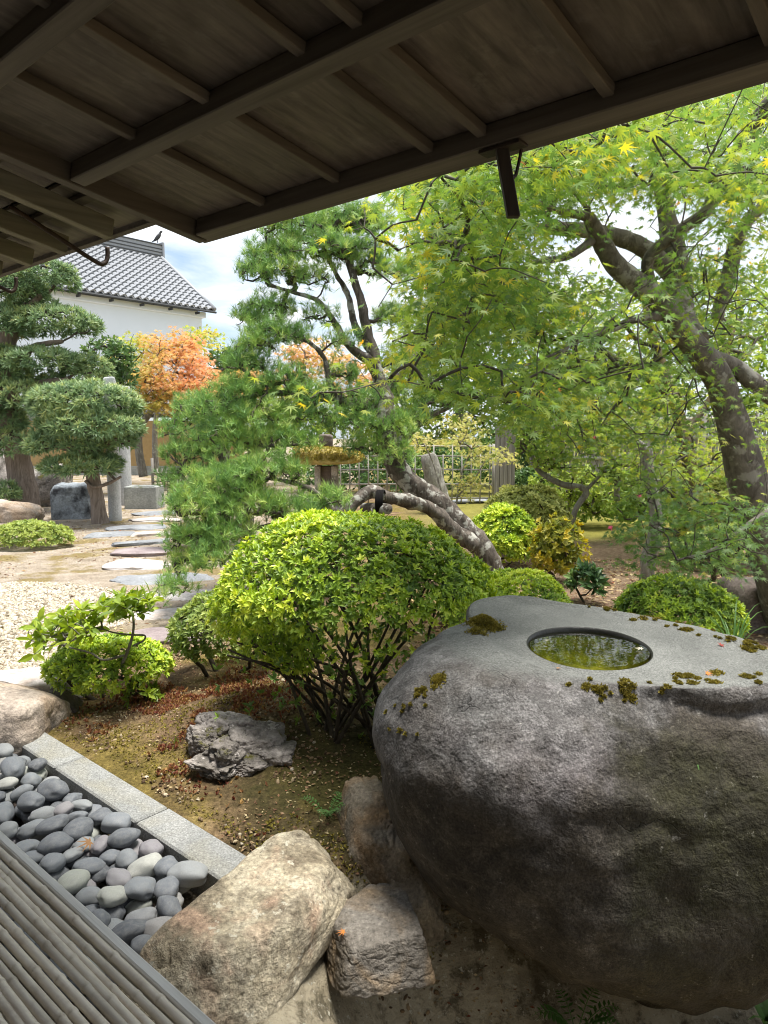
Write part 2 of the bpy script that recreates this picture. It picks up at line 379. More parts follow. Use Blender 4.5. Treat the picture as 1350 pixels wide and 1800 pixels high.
def wood_mat(name, c1, c2, axis_rot=0., scale=30, rough=.7, bump=.35, stain=None, long=(.04, 1, 1), c3=None):
    m, t, o = mat(name); b = NB(t); v = b.coords('Object', tuple(1 / q for q in long), (0, 0, axis_rot), rnd=True); v0 = b.coords('Object', rnd=True)
    v.node.vector_type = 'TEXTURE'   # turn first, then stretch along the grain
    g = b.noise(v, scale, 6, .6, .3); c = b.ramp(g, [(.3, c1), (.7, c2)])
    if stain: c = b.mix(b.ramp(b.noise(v0, 3.2, 7, .65), [(.48, 0.), (.70, .7)]), c, stain)
    if c3: c = b.mix(b.ramp(b.noise(v0, 11, 6, .7), [(.56, 0.), (.72, .55)]), c, c3)
    oi = b.n('ShaderNodeObjectInfo'); c = b.mix(1., c, b.ramp(oi.outputs['Random'], [(0., .78), (1., 1.15)]), 'MULTIPLY')
    b.bsdf(o, c, rough, b.bump(g, bump, .004), .3); return m

M = {}
M['ceil'] = wood_mat('eave_board_wood', (.068, .055, .046), (.175, .143, .118), TH, 34, .66, .5, stain=(.040, .026, .020), long=(.05, 1, 1), c3=(.20, .178, .155))
M['bar'] = wood_mat('eave_bar_wood', (.078, .065, .053), (.155, .132, .108), TH + math.pi / 2, 34, .7, .3, long=(.05, 1, 1))
M['batten'] = wood_mat('eave_batten_wood', (.072, .058, .046), (.14, .115, .092), TH, 34, .7, .3, long=(.05, 1, 1))
M['rafter'] = wood_mat('rafter_wood', (.12, .108, .08), (.23, .205, .155), TH, 34, .75, .3, long=(.05, 1, 1), c3=(.11, .12, .07))
M['lath'] = wood_mat('roof_lath_wood', (.11, .095, .074), (.21, .18, .14), TH, 26, .75, .3, long=(.05, 1, 1))
M['peg'] = wood_mat('dark_peg_wood', (.018, .013, .010), (.045, .034, .026), 0, 40, .75, .3, long=(1, 1, .08))
M['plank'] = wood_mat('silvered_plank_wood', (.60, .57, .52), (.84, .81, .76), TH + math.pi / 2, 60, .75, .5, long=(.03, 1, 1))
M['inwall'] = wood_mat('dark_house_wall', (.05, .04, .03), (.09, .072, .055), 0, 20, .8, .2)
M['post'] = wood_mat('weathered_post_wood', (.13, .115, .10), (.27, .25, .225), 0, 22, .85, .6, long=(1, 1, .05))
M['iron'] = stone_mat('rusty_iron', [(.3, (.018, .015, .013)), (.7, (.06, .035, .022))], .2, 60, bump=.2, rough=.6)

def bamboo_mat(name, c1, c2, c3, st, ang):
    m, t, o = mat(name); b = NB(t); v = b.coords('Object', st, (0, 0, ang), rnd=True); v.node.vector_type = 'TEXTURE'; v0 = b.coords('Object', rnd=True)
    c = b.ramp(b.noise(v, 60, 5, .6), [(.3, c1), (.7, c2)]); c = b.mix(b.ramp(b.noise(v0, 9, 6, .65), [(.5, 0.), (.68, .7)]), c, c3)
    oi = b.n('ShaderNodeObjectInfo'); c = b.mix(1., c, b.ramp(oi.outputs['Random'], [(0., .72), (1., 1.2)]), 'MULTIPLY')
    b.bsdf(o, c, .5, b.bump(b.noise(v, 120, 3), .15, .003), .35); return m
M['bamboo'] = bamboo_mat('weathered_bamboo', (.56, .485, .385), (.74, .665, .55), (.42, .345, .26), (8, 1, 1), TH + math.pi / 2)
M['fbamboo'] = bamboo_mat('grey_fence_bamboo', (.22, .205, .18), (.37, .35, .31), (.15, .14, .12), (1, 1, 8), 0.)

M['basin'] = None  # built with the basin
M['granite'] = stone_mat('sawn_granite', [(.3, (.195, .20, .195)), (.7, (.30, .30, .288))], .75, 150, bump=.25, rough=.85, bscale=60, stain=(.24, .23, .19))
M['pillar'] = stone_mat('pale_granite_pillar', [(.3, (.36, .365, .37)), (.7, (.52, .525, .52))], .6, 60, bump=.2, bscale=30)
M['boulder'] = stone_mat('tan_boulder_stone', [(.28, (.20, .16, .105)), (.5, (.42, .36, .255)), (.72, (.58, .52, .40))], .7, 60, bump=.9, scale=5., stain=(.44, .30, .21), dark=(.12, .095, .065), dark_scale=4.5, dark_th=.57, lich=(.60, .56, .45), lich_scale=16, lich_th=.60)
M['boulder2'] = stone_mat('brown_grey_stone', [(.28, (.09, .073, .05)), (.5, (.20, .168, .125)), (.72, (.33, .285, .225))], .55, 60, bump=.7, scale=3., stain=(.26, .155, .07), dark=(.06, .05, .04), dark_scale=2.4, dark_th=.58)
M['slab'] = stone_mat('cracked_slab_stone', [(.28, (.085, .071, .054)), (.5, (.165, .147, .125)), (.72, (.26, .238, .207))], .65, 60, bump=.9, scale=4., stain=(.27, .185, .10), dark=(.09, .07, .045), dark_scale=3., dark_th=.6)
M['rockgrey'] = stone_mat('grey_garden_rock', [(.3, (.17, .15, .13)), (.7, (.48, .43, .40))], .5, 40, bump=.8, scale=3., dark=(.055, .05, .038), dark_scale=4.5, dark_th=.56, lich=(.55, .50, .47), lich_scale=9, lich_th=.60, moss=(.14, .13, .035), moss_th=.585)
M['rockpink'] = stone_mat('pale_pinkish_rock', [(.3, (.27, .215, .17)), (.7, (.55, .47, .40))], .5, 45, bump=.8, scale=3., dark=(.10, .085, .075), dark_scale=4, dark_th=.60, stain=(.40, .29, .20))
M['rockdark'] = stone_mat('dark_brown_rock', [(.3, (.07, .055, .048)), (.7, (.18, .145, .125))], .5, 45, bump=.6, scale=3.)
M['steppale'] = stone_mat('pale_stepping_stone', [(.3, (.39, .35, .33)), (.7, (.56, .52, .49))], .35, 45, bump=.4, scale=3., stain=(.42, .33, .27))
M['stepgrey'] = stone_mat('grey_stepping_stone', [(.3, (.15, .157, .168)), (.7, (.28, .288, .30))], .35, 45, bump=.4, scale=3.)
M['steppurple'] = stone_mat('purplish_stepping_stone', [(.3, (.19, .15, .15)), (.7, (.33, .275, .27))], .35, 45, bump=.4, scale=3.)
M['block'] = stone_mat('blue_grey_block_stone', [(.3, (.20, .225, .25)), (.7, (.34, .37, .40))], .35, 40, bump=.7, scale=2., dark=(.04, .042, .048), dark_scale=3.2, dark_th=.56)
M['trough'] = stone_mat('grey_trough_stone', [(.3, (.20, .21, .20)), (.7, (.36, .37, .35))], .4, 40, bump=.4, moss=(.13, .15, .05), moss_th=.55)

def pebble_mat():
    m, t, o = mat('river_pebble_stone'); b = NB(t); v = b.coords('Object', rnd=True)
    at = b.n('ShaderNodeAttribute'); at.attribute_type = 'OBJECT'; at.attribute_name = 'shade'
    c = b.ramp(at.outputs['Fac'], [(0., (.10, .107, .12)), (.3, (.175, .19, .21)), (.55, (.26, .274, .278)), (.75, (.225, .207, .225)), (.9, (.33, .345, .30)), (1., (.47, .465, .43))])
    c = b.mix(b.ramp(b.noise(v, 3, 6, .65), [(.4, 0.), (.75, .55)]), c, (.27, .27, .262)); c = b.mix(b.math('MULTIPLY', b.ramp(b.math('ABSOLUTE', b.math('SUBTRACT', b.noise(v, 1.3, 3, .5, .6), .5)), [(0., .4), (.010, 0.)]), b.ramp(b.noise(v, .9, 2), [(.60, 0.), (.64, 1.)])), c, (.42, .42, .40)); c = b.mix(.35, c, b.ramp(b.noise(v, 30, 3, .7), [(.3, .15), (.7, .9)]), 'OVERLAY')
    b.bsdf(o, c, .62, b.bump(b.noise(v, 90, 4), .12, .01), .35); return m
M['pebble'] = pebble_mat()

# foliage
M['maple'] = leaf_mat('maple_leaf', [(0.0, (0.0607, 0.1134, 0.035)), (0.35, (0.1013, 0.1728, 0.0375)), (0.62, (0.216, 0.2592, 0.0438)), (0.82, (0.4455, 0.3564, 0.05)), (0.95, (0.675, 0.432, 0.0625)), (1.0, (0.6075, 0.1944, 0.05))], .45, .45, gain=1.5)
M['maple_light'] = leaf_mat('light_maple_leaf', [(0., (.10, .18, .03)), (.5, (.22, .29, .045)), (.85, (.40, .40, .07)), (1., (.50, .36, .08))], .45, .5, gain=1.2)
M['maple_pale'] = leaf_mat('pale_maple_leaf', [(0., (.22, .28, .06)), (.5, (.40, .40, .12)), (1., (.52, .44, .18))], .45, .5)
M['maple_orange'] = leaf_mat('orange_maple_leaf', [(0., (.30, .30, .06)), (.3, (.46, .37, .10)), (.6, (.60, .36, .155)), (1., (.63, .31, .155))], .42, .55)
M['azalea'] = leaf_mat('azalea_leaf', [(0.0, (0.0588, 0.1049, 0.0256)), (0.4, (0.1436, 0.2208, 0.0313)), (0.75, (0.274, 0.3643, 0.0356)), (1.0, (0.4176, 0.4637, 0.064))], .22, .42, .4, gain=1.6)
M['azalea_dull'] = leaf_mat('dull_azalea_leaf', [(0.0, (0.075, 0.121, 0.0336)), (0.5, (0.15, 0.209, 0.054)), (1.0, (0.275, 0.319, 0.084))], .32, .5, gain=1.4)
M['azalea_olive'] = leaf_mat('olive_azalea_leaf', [(0., (.09, .11, .03)), (.5, (.21, .24, .07)), (1., (.38, .39, .13))], .32, .5, gain=1.2)
M['yellowshrub'] = leaf_mat('yellowing_leaf', [(0., (.15, .18, .03)), (.5, (.32, .31, .045)), (1., (.48, .38, .05))], .4, .5)
M['pine'] = leaf_mat('pine_needle', [(0.0, (0.0435, 0.098, 0.0337)), (0.45, (0.0944, 0.1786, 0.052)), (0.8, (0.1742, 0.2708, 0.0643)), (1.0, (0.3048, 0.3573, 0.1071))], .16, .5, gain=1.7)
M['maki'] = leaf_mat('podocarpus_leaf', [(0.0, (0.051, 0.0907, 0.045)), (0.5, (0.1165, 0.1761, 0.0825)), (0.85, (0.2184, 0.2667, 0.105)), (1.0, (0.364, 0.3628, 0.15))], .28, .45, gain=1.55)
M['rhodo'] = leaf_mat('broad_glossy_leaf', [(0.0, (0.075, 0.126, 0.022)), (0.5, (0.175, 0.252, 0.028)), (1.0, (0.3375, 0.399, 0.045))], .35, .4, .45, gain=1.3)
M['evergreen'] = leaf_mat('dark_evergreen_leaf', [(0., (.022, .05, .018)), (.5, (.05, .10, .03)), (1., (.12, .19, .05))], .25, .4, .45, gain=1.4)
M['bgtree'] = leaf_mat('garden_tree_leaf', [(0., (.07, .13, .03)), (.5, (.15, .23, .045)), (1., (.30, .36, .08))], .4, .5, gain=1.2)
M['moss'] = leaf_mat('moss_tip', [(0., (.085, .075, .018)), (.5, (.17, .145, .030)), (1., (.27, .22, .045))], .2, .8, .1, gain=1.2)
M['litter'] = leaf_mat('fallen_litter', [(0., (.13, .07, .045)), (.35, (.26, .15, .085)), (.6, (.42, .32, .17)), (.85, (.50, .42, .25)), (1., (.22, .07, .045))], .15, .8, .1)
M['redmoss'] = leaf_mat('reddish_ground_cover', [(0., (.16, .055, .04)), (.5, (.24, .10, .055)), (1., (.38, .25, .09))], .2, .8, .1)
M['flower'] = leaf_mat('pink_petal', [(0., (.70, .10, .22)), (1., (.85, .25, .38))], .3, .5)
M['fern'] = leaf_mat('fern_leaf', [(0., (.05, .12, .03)), (1., (.12, .24, .06))], .3, .5)
M['barkmaple'] = bark_mat('maple_bark', (.065, .055, .046), (.21, .188, .16), 7, (1, 1, .5), .5, lich=(.31, .295, .26), lich_th=.54)
M['barkpine'] = bark_mat('pine_bark', (.025, .020, .017), (.18, .152, .128), 9, (1, 1, .35), 1., lich=(.40, .39, .35), lich_th=.53)
M['twigpine'] = bark_mat('pine_twig_bark', (.035, .028, .024), (.12, .10, .085), 14, (1, 1, 1), .5)
M['twigmaple'] = bark_mat('maple_twig_bark', (.05, .042, .034), (.13, .115, .095), 14, (1, 1, 1), .3)
M['barkmaki'] = bark_mat('shaggy_podocarpus_bark', (.10, .075, .06), (.30, .245, .205), 10, (1, 1, .12), 1.)
M['barkgrey'] = bark_mat('grey_trunk_bark', (.10, .09, .075), (.30, .285, .25), 9, (1, 1, .3), .8, lich=(.42, .42, .37), lich_th=.58)
M['barkmoss'] = bark_mat('mossy_trunk_bark', (.05, .04, .03), (.16, .125, .09), 9, (1, 1, .4), 1., moss=(.11, .085, .025))
M['stem'] = bark_mat('shrub_stem_bark', (.03, .024, .018), (.10, .082, .058), 20, (1, 1, .4), .4)
def plain(name, c, rough=.6, spec=.3, nb=.1, sc_=8):
    m, t, o = mat(name); b = NB(t); v = b.coords('Object'); k = b.ramp(b.noise(v, sc_, 5, .6), [(.3, tuple(x * (1 - nb) for x in c)), (.7, tuple(min(1, x * (1 + nb)) for x in c))])
    b.bsdf(o, k, rough, None, spec); return m
M['plaster'] = plain('white_lime_plaster', (.78, .845, .93), .9, .1, .025, .5)
M['earth'] = plain('yellow_earth_plaster', (.36, .255, .125), .95, .1)
M['tile'] = plain('grey_roof_tile', (.28, .29, .31), .45, .45)
M['tiledark'] = plain('dark_roof_tile', (.065, .068, .072), .75, .2)
M['rope'] = plain('black_palm_rope', (.010, .009, .009), .9, .1)
M['bird'] = plain('dark_ridge_ornament', (.06, .06, .065), .7)

# ------------------------------------------------------------------ ground
def seg_d(P, a, b):
    ab = b - a; t = np.clip(((P - a) @ ab) / (ab @ ab), 0, 1); return np.linalg.norm(P - a - t[:, None] * ab, axis=1)
def ground_h(P):
    P = np.asarray(P, float)[:, :2]; n = P @ N[:2]; t = P @ D[:2]
    d = seg_d(P, A(.42, 2.15), A(2.4, 2.6)); h = -.62 * (1 - sstep(.18, .88, d))
    h = np.minimum(h, -.10 * (1 - sstep(1.60, 1.66, n)))          # drip bed and under the deck
    und = fbm(np.c_[P * .55, 0 * n], 3) * .03 * sstep(1.8, 2.6, n)
    mound = .10 * np.exp(-((P[:, 0] + .95) ** 2 + (P[:, 1] - 4.1) ** 2) / .35) + .12 * np.exp(-((P[:, 0] + .45) ** 2 + (P[:, 1] - 3.75) ** 2) / .3)
    return h + und + mound
def gh(x, y): return float(ground_h(np.array([[x, y]]))[0])
rr = np.concatenate([np.linspace(.15, 6, 150), np.geomspace(6.08, 140, 110)]); na = 300
aa = np.linspace(0, 2 * math.pi, na, endpoint=False)
GX = (rr[:, None] * np.sin(aa)).ravel(); GY = (rr[:, None] * np.cos(aa)).ravel(); GP = np.c_[GX, GY, 0 * GX]
GP[:, 2] = ground_h(GP) + fbm(GP * [3.1, 3.1, 0] + 5, 3) * .008
i = np.arange(len(rr) - 1)[:, None] * na; j = np.arange(na)[None]; j2 = (j + 1) % na
GQ = np.stack([i + j, i + na + j, i + na + j2, i + j2], -1).reshape(-1, 4)[:, ::-1]
def ground_mat():
    m, t, o = mat('garden_earth_and_moss'); b = NB(t); v = b.coords('Object')
    big = b.noise(v, 1.1, 6, .62); mid = b.noise(v, 4.5, 7, .68); fine = b.noise(v, 55, 5, .7)
    soil = b.ramp(mid, [(.28, (.065, .041, .024)), (.48, (.15, .098, .054)), (.62, (.26, .18, .10)), (.78, (.38, .29, .175))])
    mossc = b.ramp(b.noise(v, 9, 6, .7), [(.3, (.085, .068, .018)), (.6, (.19, .145, .036)), (.8, (.30, .23, .075))])
    c = b.mix(b.ramp(big, [(.45, 0.), (.56, .85)]), soil, mossc)
    # far lawn of moss, pale sandy court on the left
    sx = b.n('ShaderNodeSeparateXYZ'); b.l(v, sx.inputs[0])
    wob = b.math('MULTIPLY', b.math('SUBTRACT', b.noise(v, .9, 4), .5), 1.6)
    yv = b.math('ADD', sx.outputs[1], wob)
    fy = b.n('ShaderNodeMapRange'); fy.inputs[1].default_value = 5.2; fy.inputs[2].default_value = 6.4; b.l(yv, fy.inputs[0])
    fx = b.n('ShaderNodeMapRange'); fx.inputs[1].default_value = -.6; fx.inputs[2].default_value = -1.6; b.l(b.math('ADD', sx.outputs[0], wob), fx.inputs[0])
    court = b.math('MULTIPLY', fy.outputs[0], fx.outputs[0])
    sand = b.ramp(b.noise(v, 3.2, 7, .7), [(.3, (.20, .16, .115)), (.5, (.32, .265, .205)), (.7, (.43, .375, .31))])
    sand = b.mix(b.ramp(b.noise(v, 1.3, 5, .6), [(.52, 0.), (.60, .8)]), sand, (.19, .14, .04))
    c = b.mix(court, c, sand)
    ry = b.n('ShaderNodeMapRange'); ry.inputs[1].default_value = 4.5; ry.inputs[2].default_value = 5.5; b.l(yv, ry.inputs[0])
    rx = b.n('ShaderNodeMapRange'); rx.inputs[1].default_value = .3; rx.inputs[2].default_value = 1.2; b.l(sx.outputs[0], rx.inputs[0])
    litter = b.ramp(b.noise(v, 14, 7, .75), [(.3, (.085, .055, .036)), (.5, (.19, .13, .085)), (.72, (.32, .25, .17))])
    c = b.mix(b.math('MULTIPLY', ry.outputs[0], rx.outputs[0]), c, litter)
    gy = b.n('ShaderNodeMapRange'); gy.inputs[1].default_value = 10.5; gy.inputs[2].default_value = 11.5; b.l(yv, gy.inputs[0])
    green = b.ramp(b.noise(v, 2, 6, .6), [(.3, (.13, .125, .025)), (.7, (.24, .215, .05))])
    c = b.mix(b.math('MULTIPLY', gy.outputs[0], rx.outputs[0]), c, green)
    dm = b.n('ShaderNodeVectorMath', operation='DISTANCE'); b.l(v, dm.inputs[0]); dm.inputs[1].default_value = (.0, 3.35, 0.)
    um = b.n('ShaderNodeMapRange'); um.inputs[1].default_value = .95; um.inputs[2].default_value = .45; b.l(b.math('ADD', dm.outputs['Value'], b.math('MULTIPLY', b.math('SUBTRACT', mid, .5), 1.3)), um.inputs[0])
    c = b.mix(b.math('MULTIPLY', um.outputs[0], .8), c, b.mix(b.noise(v, 30, 5, .7), (.022, .026, .008), (.075, .070, .022)))  # dark mossy patch with the azalea's leaf shade painted into the ground colour
    c = b.mix(.55, c, b.ramp(fine, [(.30, .02), (.5, .45), (.70, 1.)]), 'OVERLAY')
    # mortar bed in the basin pit
    pit = b.n('ShaderNodeMapRange'); pit.inputs[1].default_value = -.03; pit.inputs[2].default_value = -.10; b.l(b.math('ADD', sx.outputs[2], b.math('MULTIPLY', b.math('SUBTRACT', mid, .5), .08)), pit.inputs[0])
    mort = b.ramp(b.noise(v, 2.6, 8, .65), [(.3, (.26, .22, .15)), (.55, (.42, .37, .27)), (.75, (.52, .47, .37))])
    mort = b.mix(b.ramp(b.noise(v, 9, 8, .72), [(.50, 0.), (.60, .85)]), mort, (.10, .085, .055))
    mort = b.mix(b.ramp(b.noise(v, 2.2, 6, .6), [(.46, 0.), (.60, .75)]), mort, (.075, .058, .034))
    mort = b.mix(b.ramp(b.noise(v, 34, 5, .7), [(.60, 0.), (.64, .8)]), mort, (.52, .49, .40))
    c = b.mix(pit.outputs[0], c, mort)
    h = b.math('ADD', b.math('MULTIPLY', mid, .5), b.math('MULTIPLY', fine, .5))
    b.bsdf(o, c, .95, b.bump(h, .9, .05), .15); return m
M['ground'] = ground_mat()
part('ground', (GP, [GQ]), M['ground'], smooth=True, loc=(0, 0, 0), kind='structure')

# ------------------------------------------------------------------ the house we stand in: eaves, deck
S_E = .16
def ez(n): return 2.40 + S_E * (1.53 - n)          # underside of the bars of the garden eave
eN = unit(N - ZV * S_E); eU = unit(N * S_E + ZV)       # along the slope outward-down, and its normal
def EV(n, t, up=0.): return NT(n, t, ez(n)) + eU * up
eave = empty('garden_eave', NT(1.53, .6, 2.4), 'dark wooden board eave with crossing battens over the veranda', 'eave')
T0, T1 = -1.9, 2.18
bars = [1.505, 1.075, .715, .33, -.05, -.45]
for k, n in enumerate(bars):
    hw = .024 if k else .025
    mid = EV(n, (T0 + T1) / 2 - .03, .028)
    part('purlin' if k else 'eave_bar', box(mid, eN * hw, D * ((T1 - T0) / 2 - .03), eU * .028, .003), M['bar'], eave)
# outer fascia board a little above the bar
part('fascia', box(EV(1.553, (T0 + T1) / 2 + .01, .052), eN * .022, D * ((T1 - T0) / 2 + .01), eU * .034, .003), M['bar'], eave)
part('verge_bar', box(EV(.55, T1 - .026, .030), eN * 1.0, D * .022, eU * .030, .003), M['batten'], eave)
ts = [1.775, 1.455, 1.13, .975, .665, .36, .05, -.27, -.59, -.9, -1.25, -1.6]
for b in range(len(bars) - 1):
    n0, n1 = bars[b + 1] + .024, bars[b] - .024
    for t in ts:
        part('batten', box(EV((n0 + n1) / 2, t, .040), eN * (n1 - n0) / 2 * 1.02, D * .0125, eU * .0125, .002), M['batten'], eave)
    tt = [T1 - .048] + ts + [T0 + .02]
    for q in range(len(tt) - 1):
        a, c = tt[q], tt[q + 1]
        g = rng_(b * 40 + q); dz = g.uniform(0, .003)
        part('board', box(EV((n0 + n1) / 2, (a + c) / 2, .060 + dz), eN * ((n1 - n0) / 2 + .02), D * ((a - c) / 2 - .001), eU * .006), M['ceil'], eave)
part('roof_shell', box(EV(.30, .15, .115), eN * 1.28, D * 2.02, eU * .035), M['tiledark'], eave)
# hanging peg under the eave bar
pb = EV(1.50, .925, .0)
ptop = pb + A(0, 0, .0)
peg = part('hanging_peg', box(pb + A(.012, 0, -.078), A(.0145, .0, 0), A(0, .012, 0), A(-.016, 0, .080), .002), M['peg'], eave)
part('bracket_plate', box(pb + A(0, 0, -.004), D * .055, N * .02, ZV * .004, .001), M['iron'], eave)
part('bracket_stay', tube([pb + A(.045, .01, -.002), pb + A(.040, .01, -.03), pb + A(.033, .008, -.06), pb + A(.018, 0, -.075)], .0045, 6), M['iron'], eave)

# second eave farther along the house
reave = empty('tiled_eave', NT(1.5, 3.5, 2.5), 'eave with thick pale rafters and rusty gutter hooks beyond the dark one', 'eave')
S2 = .20
def rz_(n): return 2.475 + S2 * (1.53 - n)
rN = unit(N - ZV * S2); rU = unit(N * S2 + ZV)
def RV(n, t, up=0.): return NT(n, t, rz_(n)) + rU * up
raft = [2.66, 3.03, 3.36, 3.70, 4.05, 4.4, 4.75, 5.1, 5.45]
for t in raft: part('rafter', box(RV(.72, t, .030), rN * .76, D * .025, rU * .036, .003), M['rafter'], reave)
for k, n in enumerate((1.32, 1.02, .72, .42, .12)):
    part('lath', box(RV(n, 4.15, .071), rN * .020, D * 1.8, rU * .010, .002), M['batten'], reave)
for k in range(5):
    n1 = 1.545 - k * .31
    for q in range(-1, 9):
        g = rng_(300 + k * 10 + q + 1); t1 = 2.36 + q * .4
        part('board', box(RV(n1 - .155, t1 + .2, .092 + .012 * (k % 2) + g.uniform(0, .003)), rN * .153, D * .197, rU * .007), M['lath'] if (k == 0) else M['ceil'], reave)
part('eave_edge', box(RV(1.555, 4.15, .088), rN * .013, D * 1.82, rU * .022, .002), M['batten'], reave)
part('roof_shell', box(RV(.60, 3.95, .16), rN * .95, D * 2.02, rU * .025), M['tiledark'], reave)
for t in (2.93, 3.85):
    p0 = RV(1.20, t, .06); p1 = RV(1.55, t, -.018); p2 = RV(1.588, t, -.012); p3 = RV(1.598, t, .018); p4 = RV(1.592, t, .06)
    part('gutter_hook', tube(smooth_path([p0, (p0 + p1) / 2, p1, p2, p3, p4], 5), .0095, 8), M['iron'], reave, smooth=True)
# house wall behind the viewer
part('wall_back', box(NT(-.95, 1.2, 1.5), N * .05, D * 4.6, ZV * 1.5), M['inwall'], kind='structure')

# bamboo deck
deck = empty('bamboo_veranda', NT(.45, 1.2, 0), 'narrow veranda floored with grey bamboo poles along the pebble bed', 'veranda')
part('edge_plank', box(NT(.846, 1.3, .385), N * .0135, D * 2.9, ZV * .036, .004), M['plank'], deck)
def pole(n, t0, t1, z, r, seed, vert=None):
    g = rng_(seed); L = t1 - t0; tq = []; rq = []; p = t0 + g.uniform(-.2, 0)
    st = g.uniform(.19, .25); tq.append(t0); rq.append(r)
    p = t0 + g.uniform(.02, st)
    while p < t1 - .03:
        for dx, k in ((-.015, 1.0), (-.006, 1.08), (-.003, 1.17), (0, .92), (.004, 1.20), (.014, 1.02)): tq.append(p + dx); rq.append(r * k)
        p += st * g.uniform(.92, 1.06)
    tq.append(t1); rq.append(r * .98); tq = np.array(tq); rq = np.array(rq)
    wob = .0035 * np.sin(tq * 1.9 + seed) + .002 * np.sin(tq * 4.1 + seed * 2)
    if vert is None: pts = NT(n, 0, z)[None] + np.outer(tq, D) + np.outer(wob, N)
    else: pts = vert[None] * [1, 1, 0] + np.outer(tq, ZV) + np.outer(wob, A(1, 0, 0))
    return tube(pts, rq, 10 if vert is None else 6)
g = rng_(5); n = .818; k = 0
while n > -.75:
    r = g.uniform(.0100, .0120); part('bamboo_pole', pole(n, -1.3, 4.05, .408 + g.uniform(-.002, .002), r, k), M['bamboo'], deck, smooth=True); n -= 2 * r + g.uniform(.001, .005); k += 1
for t in (-.8, .2, 1.2, 2.2, 3.2): part('joist', box(NT(.02, t, .355), N * .79, D * .03, ZV * .03), M['peg'], deck)
for t in (-.7, 1.0, 2.7, 4.0): part('leg', box(NT(.74, t, .12), N * .035, D * .035, ZV * .205), M['peg'], deck)

# granite kerb blocks
kl = [('short sawn granite kerb block at the far end beside the pale boulder', 4.08, 3.53), ('long sawn granite kerb block between the two joints', 3.52, 2.75), ('sawn granite kerb block running in behind the tan boulder', 2.74, 1.95)]
for q, (lb, a, b_) in enumerate(kl):
    V, Fs = box(NT(1.60, (a + b_) / 2, -.05), N * .083, D * ((a - b_) / 2), ZV * .09, .008)
    part('kerb_block', (V, Fs), M['granite'], label=lb, cat='kerb', group='granite kerb along the pebble bed')

# pebbles in the drip bed
def pxs(P):
    v = P - CAM; d = v @ FW; return np.c_[675 + F * (v @ RT) / d, 900 - F * (v @ UP) / d]
g = rng_(11); placed = []; bed = []
def settle(n, t, r, flat):
    z = -.055 + flat
    for (pn, pt, pr, pz, pf) in placed:
        d = math.hypot(n - pn, t - pt); s = (r + pr) * .80
        if d < s: z = max(z, pz + math.sqrt(max(0, 1 - (d / s) ** 2)) * (pf + flat) * .92)
    return z
cand = []
for layer in range(2):
    for _ in range(2600):
        n = g.uniform(.875, 1.475); t = g.uniform(1.55, 4.3); r = g.uniform(.038, .066) * (1 if layer else 1.0)
        if n - r * .8 < .86 or n + r * .8 > 1.517: continue
        if layer == 0 and any(math.hypot(n - a, t - b) < (r + c) * .80 for a, b, c, d_, e_ in placed): continue
        if layer == 1 and any(L == 1 and math.hypot(n - a, t - b) < (r + c) * .90 for (a, b, c, d_, e_), L in bed): continue
        if layer == 1 and len([1 for q in bed if q[1] == 1]) >= 125: break
        if t < 2.0 and seg_d(np.array([(n * N + t * D)[:2]]), A(-.70, 1.97), A(-.22, 2.66))[0] < .30: continue
        _q = pxs(NT(n, t, 0)[None])[0]
        if _q[0] > 300 and _q[1] > 1560: continue
        fl = r * g.uniform(.55, .75); z = settle(n, t, r, fl)
        if z > .075: continue
        pb_ = (n, t, r, z, fl); placed.append(pb_); bed.append((pb_, layer))
PV, PF = ico(3)
pmeshes = []
for q in range(14):
    gg = rng_(900 + q); V = PV.copy(); V = V * (1 + .17 * fbm(V * 1.0 + q * 5, 2))[:, None]; V[:, 0] *= 1 + .10 * V[:, 1] * gg.uniform(-1, 1)
    V = np.sign(V) * np.abs(V) ** gg.uniform(.92, 1.05); pmeshes.append(_mesh('pebble', V, [PF], M['pebble'], True))
shade_words = [(.16, 'charcoal'), (.42, 'blue-grey'), (.66, 'mid-grey'), (.84, 'mauve-grey'), (.95, 'grey-green'), (1.01, 'pale')]
info = []
for (n, t, r, z, fl), layer in bed:
    sh = float(g.choice([g.uniform(0, .16), g.uniform(.16, .42), g.uniform(.42, .66), g.uniform(.66, .84), g.uniform(.86, .95), g.uniform(.96, 1)], p=[.25, .30, .22, .12, .08, .03]))
    el = g.uniform(1.0, 1.6); info.append((n, t, r, z, fl, sh, el))
cells = {}
for q, (n, t, r, z, fl, sh, el) in enumerate(info):
    col = next(wd for th_, wd in shade_words if sh < th_)
    shp = 'round' if el < 1.15 else ('egg-shaped' if el < 1.38 else 'long')
    sz = 'small' if r < .045 else ('large' if r > .058 else '')
    acr = 'touching the kerb' if n > 1.36 else ('by the veranda plank' if n < 1.02 else 'mid-bed')
    alo = 'near the tan boulder' if t < 2.45 else ('beside the nearest kerb block' if t < 2.74 else ('beside the long kerb block' if t < 3.5 else 'by the far pale boulder'))
    cells.setdefault((sz, col, shp, acr, alo), []).append(q)
plabel = {}
ordw = ['first', 'second', 'third', 'fourth', 'fifth', 'sixth', 'seventh', 'eighth']
for (sz, col, shp, acr, alo), qs in cells.items():
    qs.sort(key=lambda q: info[q][1])
    for k, q in enumerate(qs):
        base = ' '.join(x for x in (sz, col, shp, 'pebble', acr, alo) if x)
        base = base.replace('beside the nearest kerb block', 'by nearest kerb block').replace('beside the long kerb block', 'by long kerb block')
        if len(base.split()) > 12: base = base.replace(' beside the nearest kerb block', ' by nearest kerb block').replace(' beside the long kerb block', ' by long kerb block')
        plabel[q] = base if len(qs) == 1 else base.replace('pebble', 'pebble, %s from front,' % ordw[min(k, 7)])
